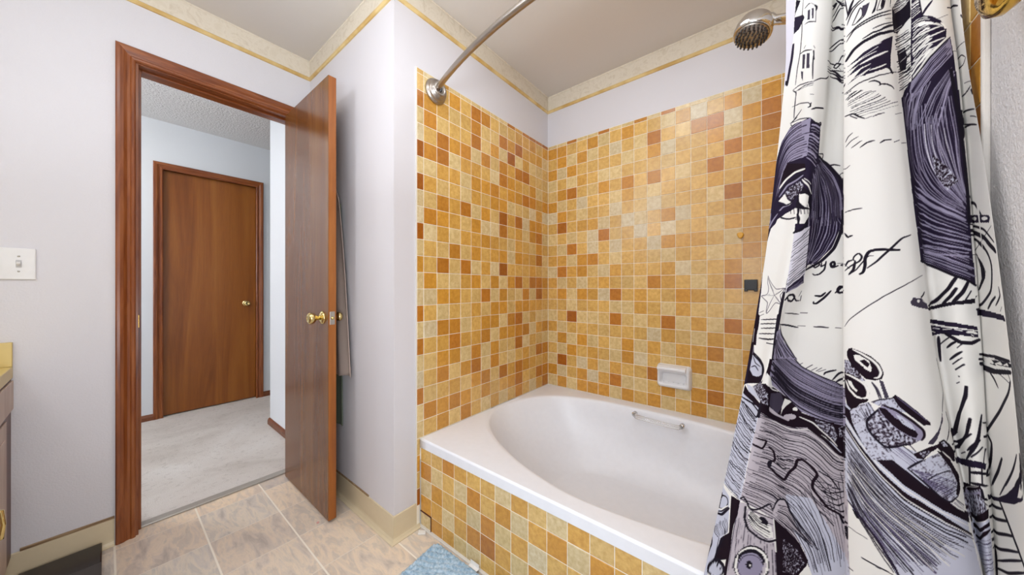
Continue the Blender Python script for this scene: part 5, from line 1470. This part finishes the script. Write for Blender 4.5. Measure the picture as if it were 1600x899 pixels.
at = me.attributes.new('print', 'FLOAT_COLOR', 'POINT')
c_ = img.reshape(-1, 3)/255.0; c_ = np.where(c_ <= .04045, c_/12.92, ((c_+.055)/1.055)**2.4)
at.data.foreach_set('color', np.concatenate([c_, np.ones((len(c_), 1))], 1).astype(np.float32).ravel())
m = NM('printed_polyester').set(Roughness=.85); m.b.inputs['Specular IOR Level'].default_value = .15
a_ = m.n('ShaderNodeAttribute', _attribute_name='print'); v = m.coord()
m.l(a_.outputs['Color'], m.b.inputs['Base Color']);
m.bump(m.noise(v, 900, 2), .05, .001)
me.materials.append(m.m)
sc_ = thing('shower_curtain', 'white shower curtain printed with a violet octopus, lighthouse, starfish and boat', 'shower curtain', (.13, .86, 0))
cloth = bpy.data.objects.new('cloth', me); link(cloth, sc_)
# hooks over the rod carry the hem
for k in range(12):
    i = int((k+.5)/12*(nc-1)); p = Pg[-1, i]; x = float(p[0]); x = .012+(.235-.012)*k/11
    b = MB(); cy_ = rody(x)
    b.tube([(x+.004*math.cos(a), cy_+.021*math.sin(a), 1.966+.046*math.cos(a)) for a in np.linspace(0, 2*PI, 20)[:-1]], .0016, 8, closed=True)
    o = b.build('curtain_ring', M['chrome']); o['label'] = 'thin chrome ring joining the printed curtain to the rod'; o['category'] = 'curtain ring'; o['group'] = 'rings along the curtain rod'
# ------------------------------------------------------------------ camera, world, colour management
cam = bpy.data.cameras.new('camera'); co = bpy.data.objects.new('camera', cam); C.objects.link(co)
cam.sensor_fit = 'HORIZONTAL'; cam.sensor_width = 36; cam.lens = 510/1600*36; cam.clip_start = .02
cam.shift_y = -.5/1600*0
co.location = (0, 0, 1.075); co.rotation_euler = (PI/2, 0, math.radians(38.86))
bpy.context.scene.camera = co
w = bpy.data.worlds.new('world'); bpy.context.scene.world = w; w.use_nodes = True
w.node_tree.nodes['Background'].inputs[0].default_value = (.8, .9, 1, 1); w.node_tree.nodes['Background'].inputs[1].default_value = .3
vs_ = bpy.context.scene.view_settings
vs_.view_transform = 'Standard'; vs_.look = 'None'; vs_.gamma = 1; vs_.use_curve_mapping = False
vs_.exposure = 0.15

def area(name, loc, rot, size, power, col):
    l = bpy.data.lights.new(name, 'AREA'); l.shape = 'DISK'; l.size = size; l.energy = power; l.color = col
    o = bpy.data.objects.new(name, l); C.objects.link(o); o.location = loc; o.rotation_euler = rot; return o
area('bounced_fill', (-.45, -.12, 1.45), (PI, 0, 0), 0.5, 20, (.83, .92, 1))  # unseen lamp added, facing up to fill the room off the ceiling
def aim(loc, to): return (Vector(to)-Vector(loc)).to_track_quat('-Z', 'Y').to_euler()
area('vanity_fill', (-1.35, -.70, 1.92), aim((-1.35, -.70, 1.92), (-.2, 1.6, .7)), .45, 7, (.84, .92, 1))  # unseen area light added to strengthen the light from the vanity side
area('low_fill', (-.05, -.08, .74), aim((-.05, -.08, .74), (-2.0, .25, .45)), .36, 6.5, (.84, .92, 1))  # unseen low lamp added to lift the lower door wall and floor
area('camera_fill', (-.02, -.28, 1.25), aim((-.02, -.28, 1.25), (-.35, 1.5, .9)), .45, 4, (.86, .93, 1))  # unseen lamp added behind the camera to fill curtain and right wall
area('tub_fill', (-.45, 1.05, HC-.01), (0, 0, 0), .5, 5, (.84, .92, 1))  # added area light without a fixture, brightens the tub alcove
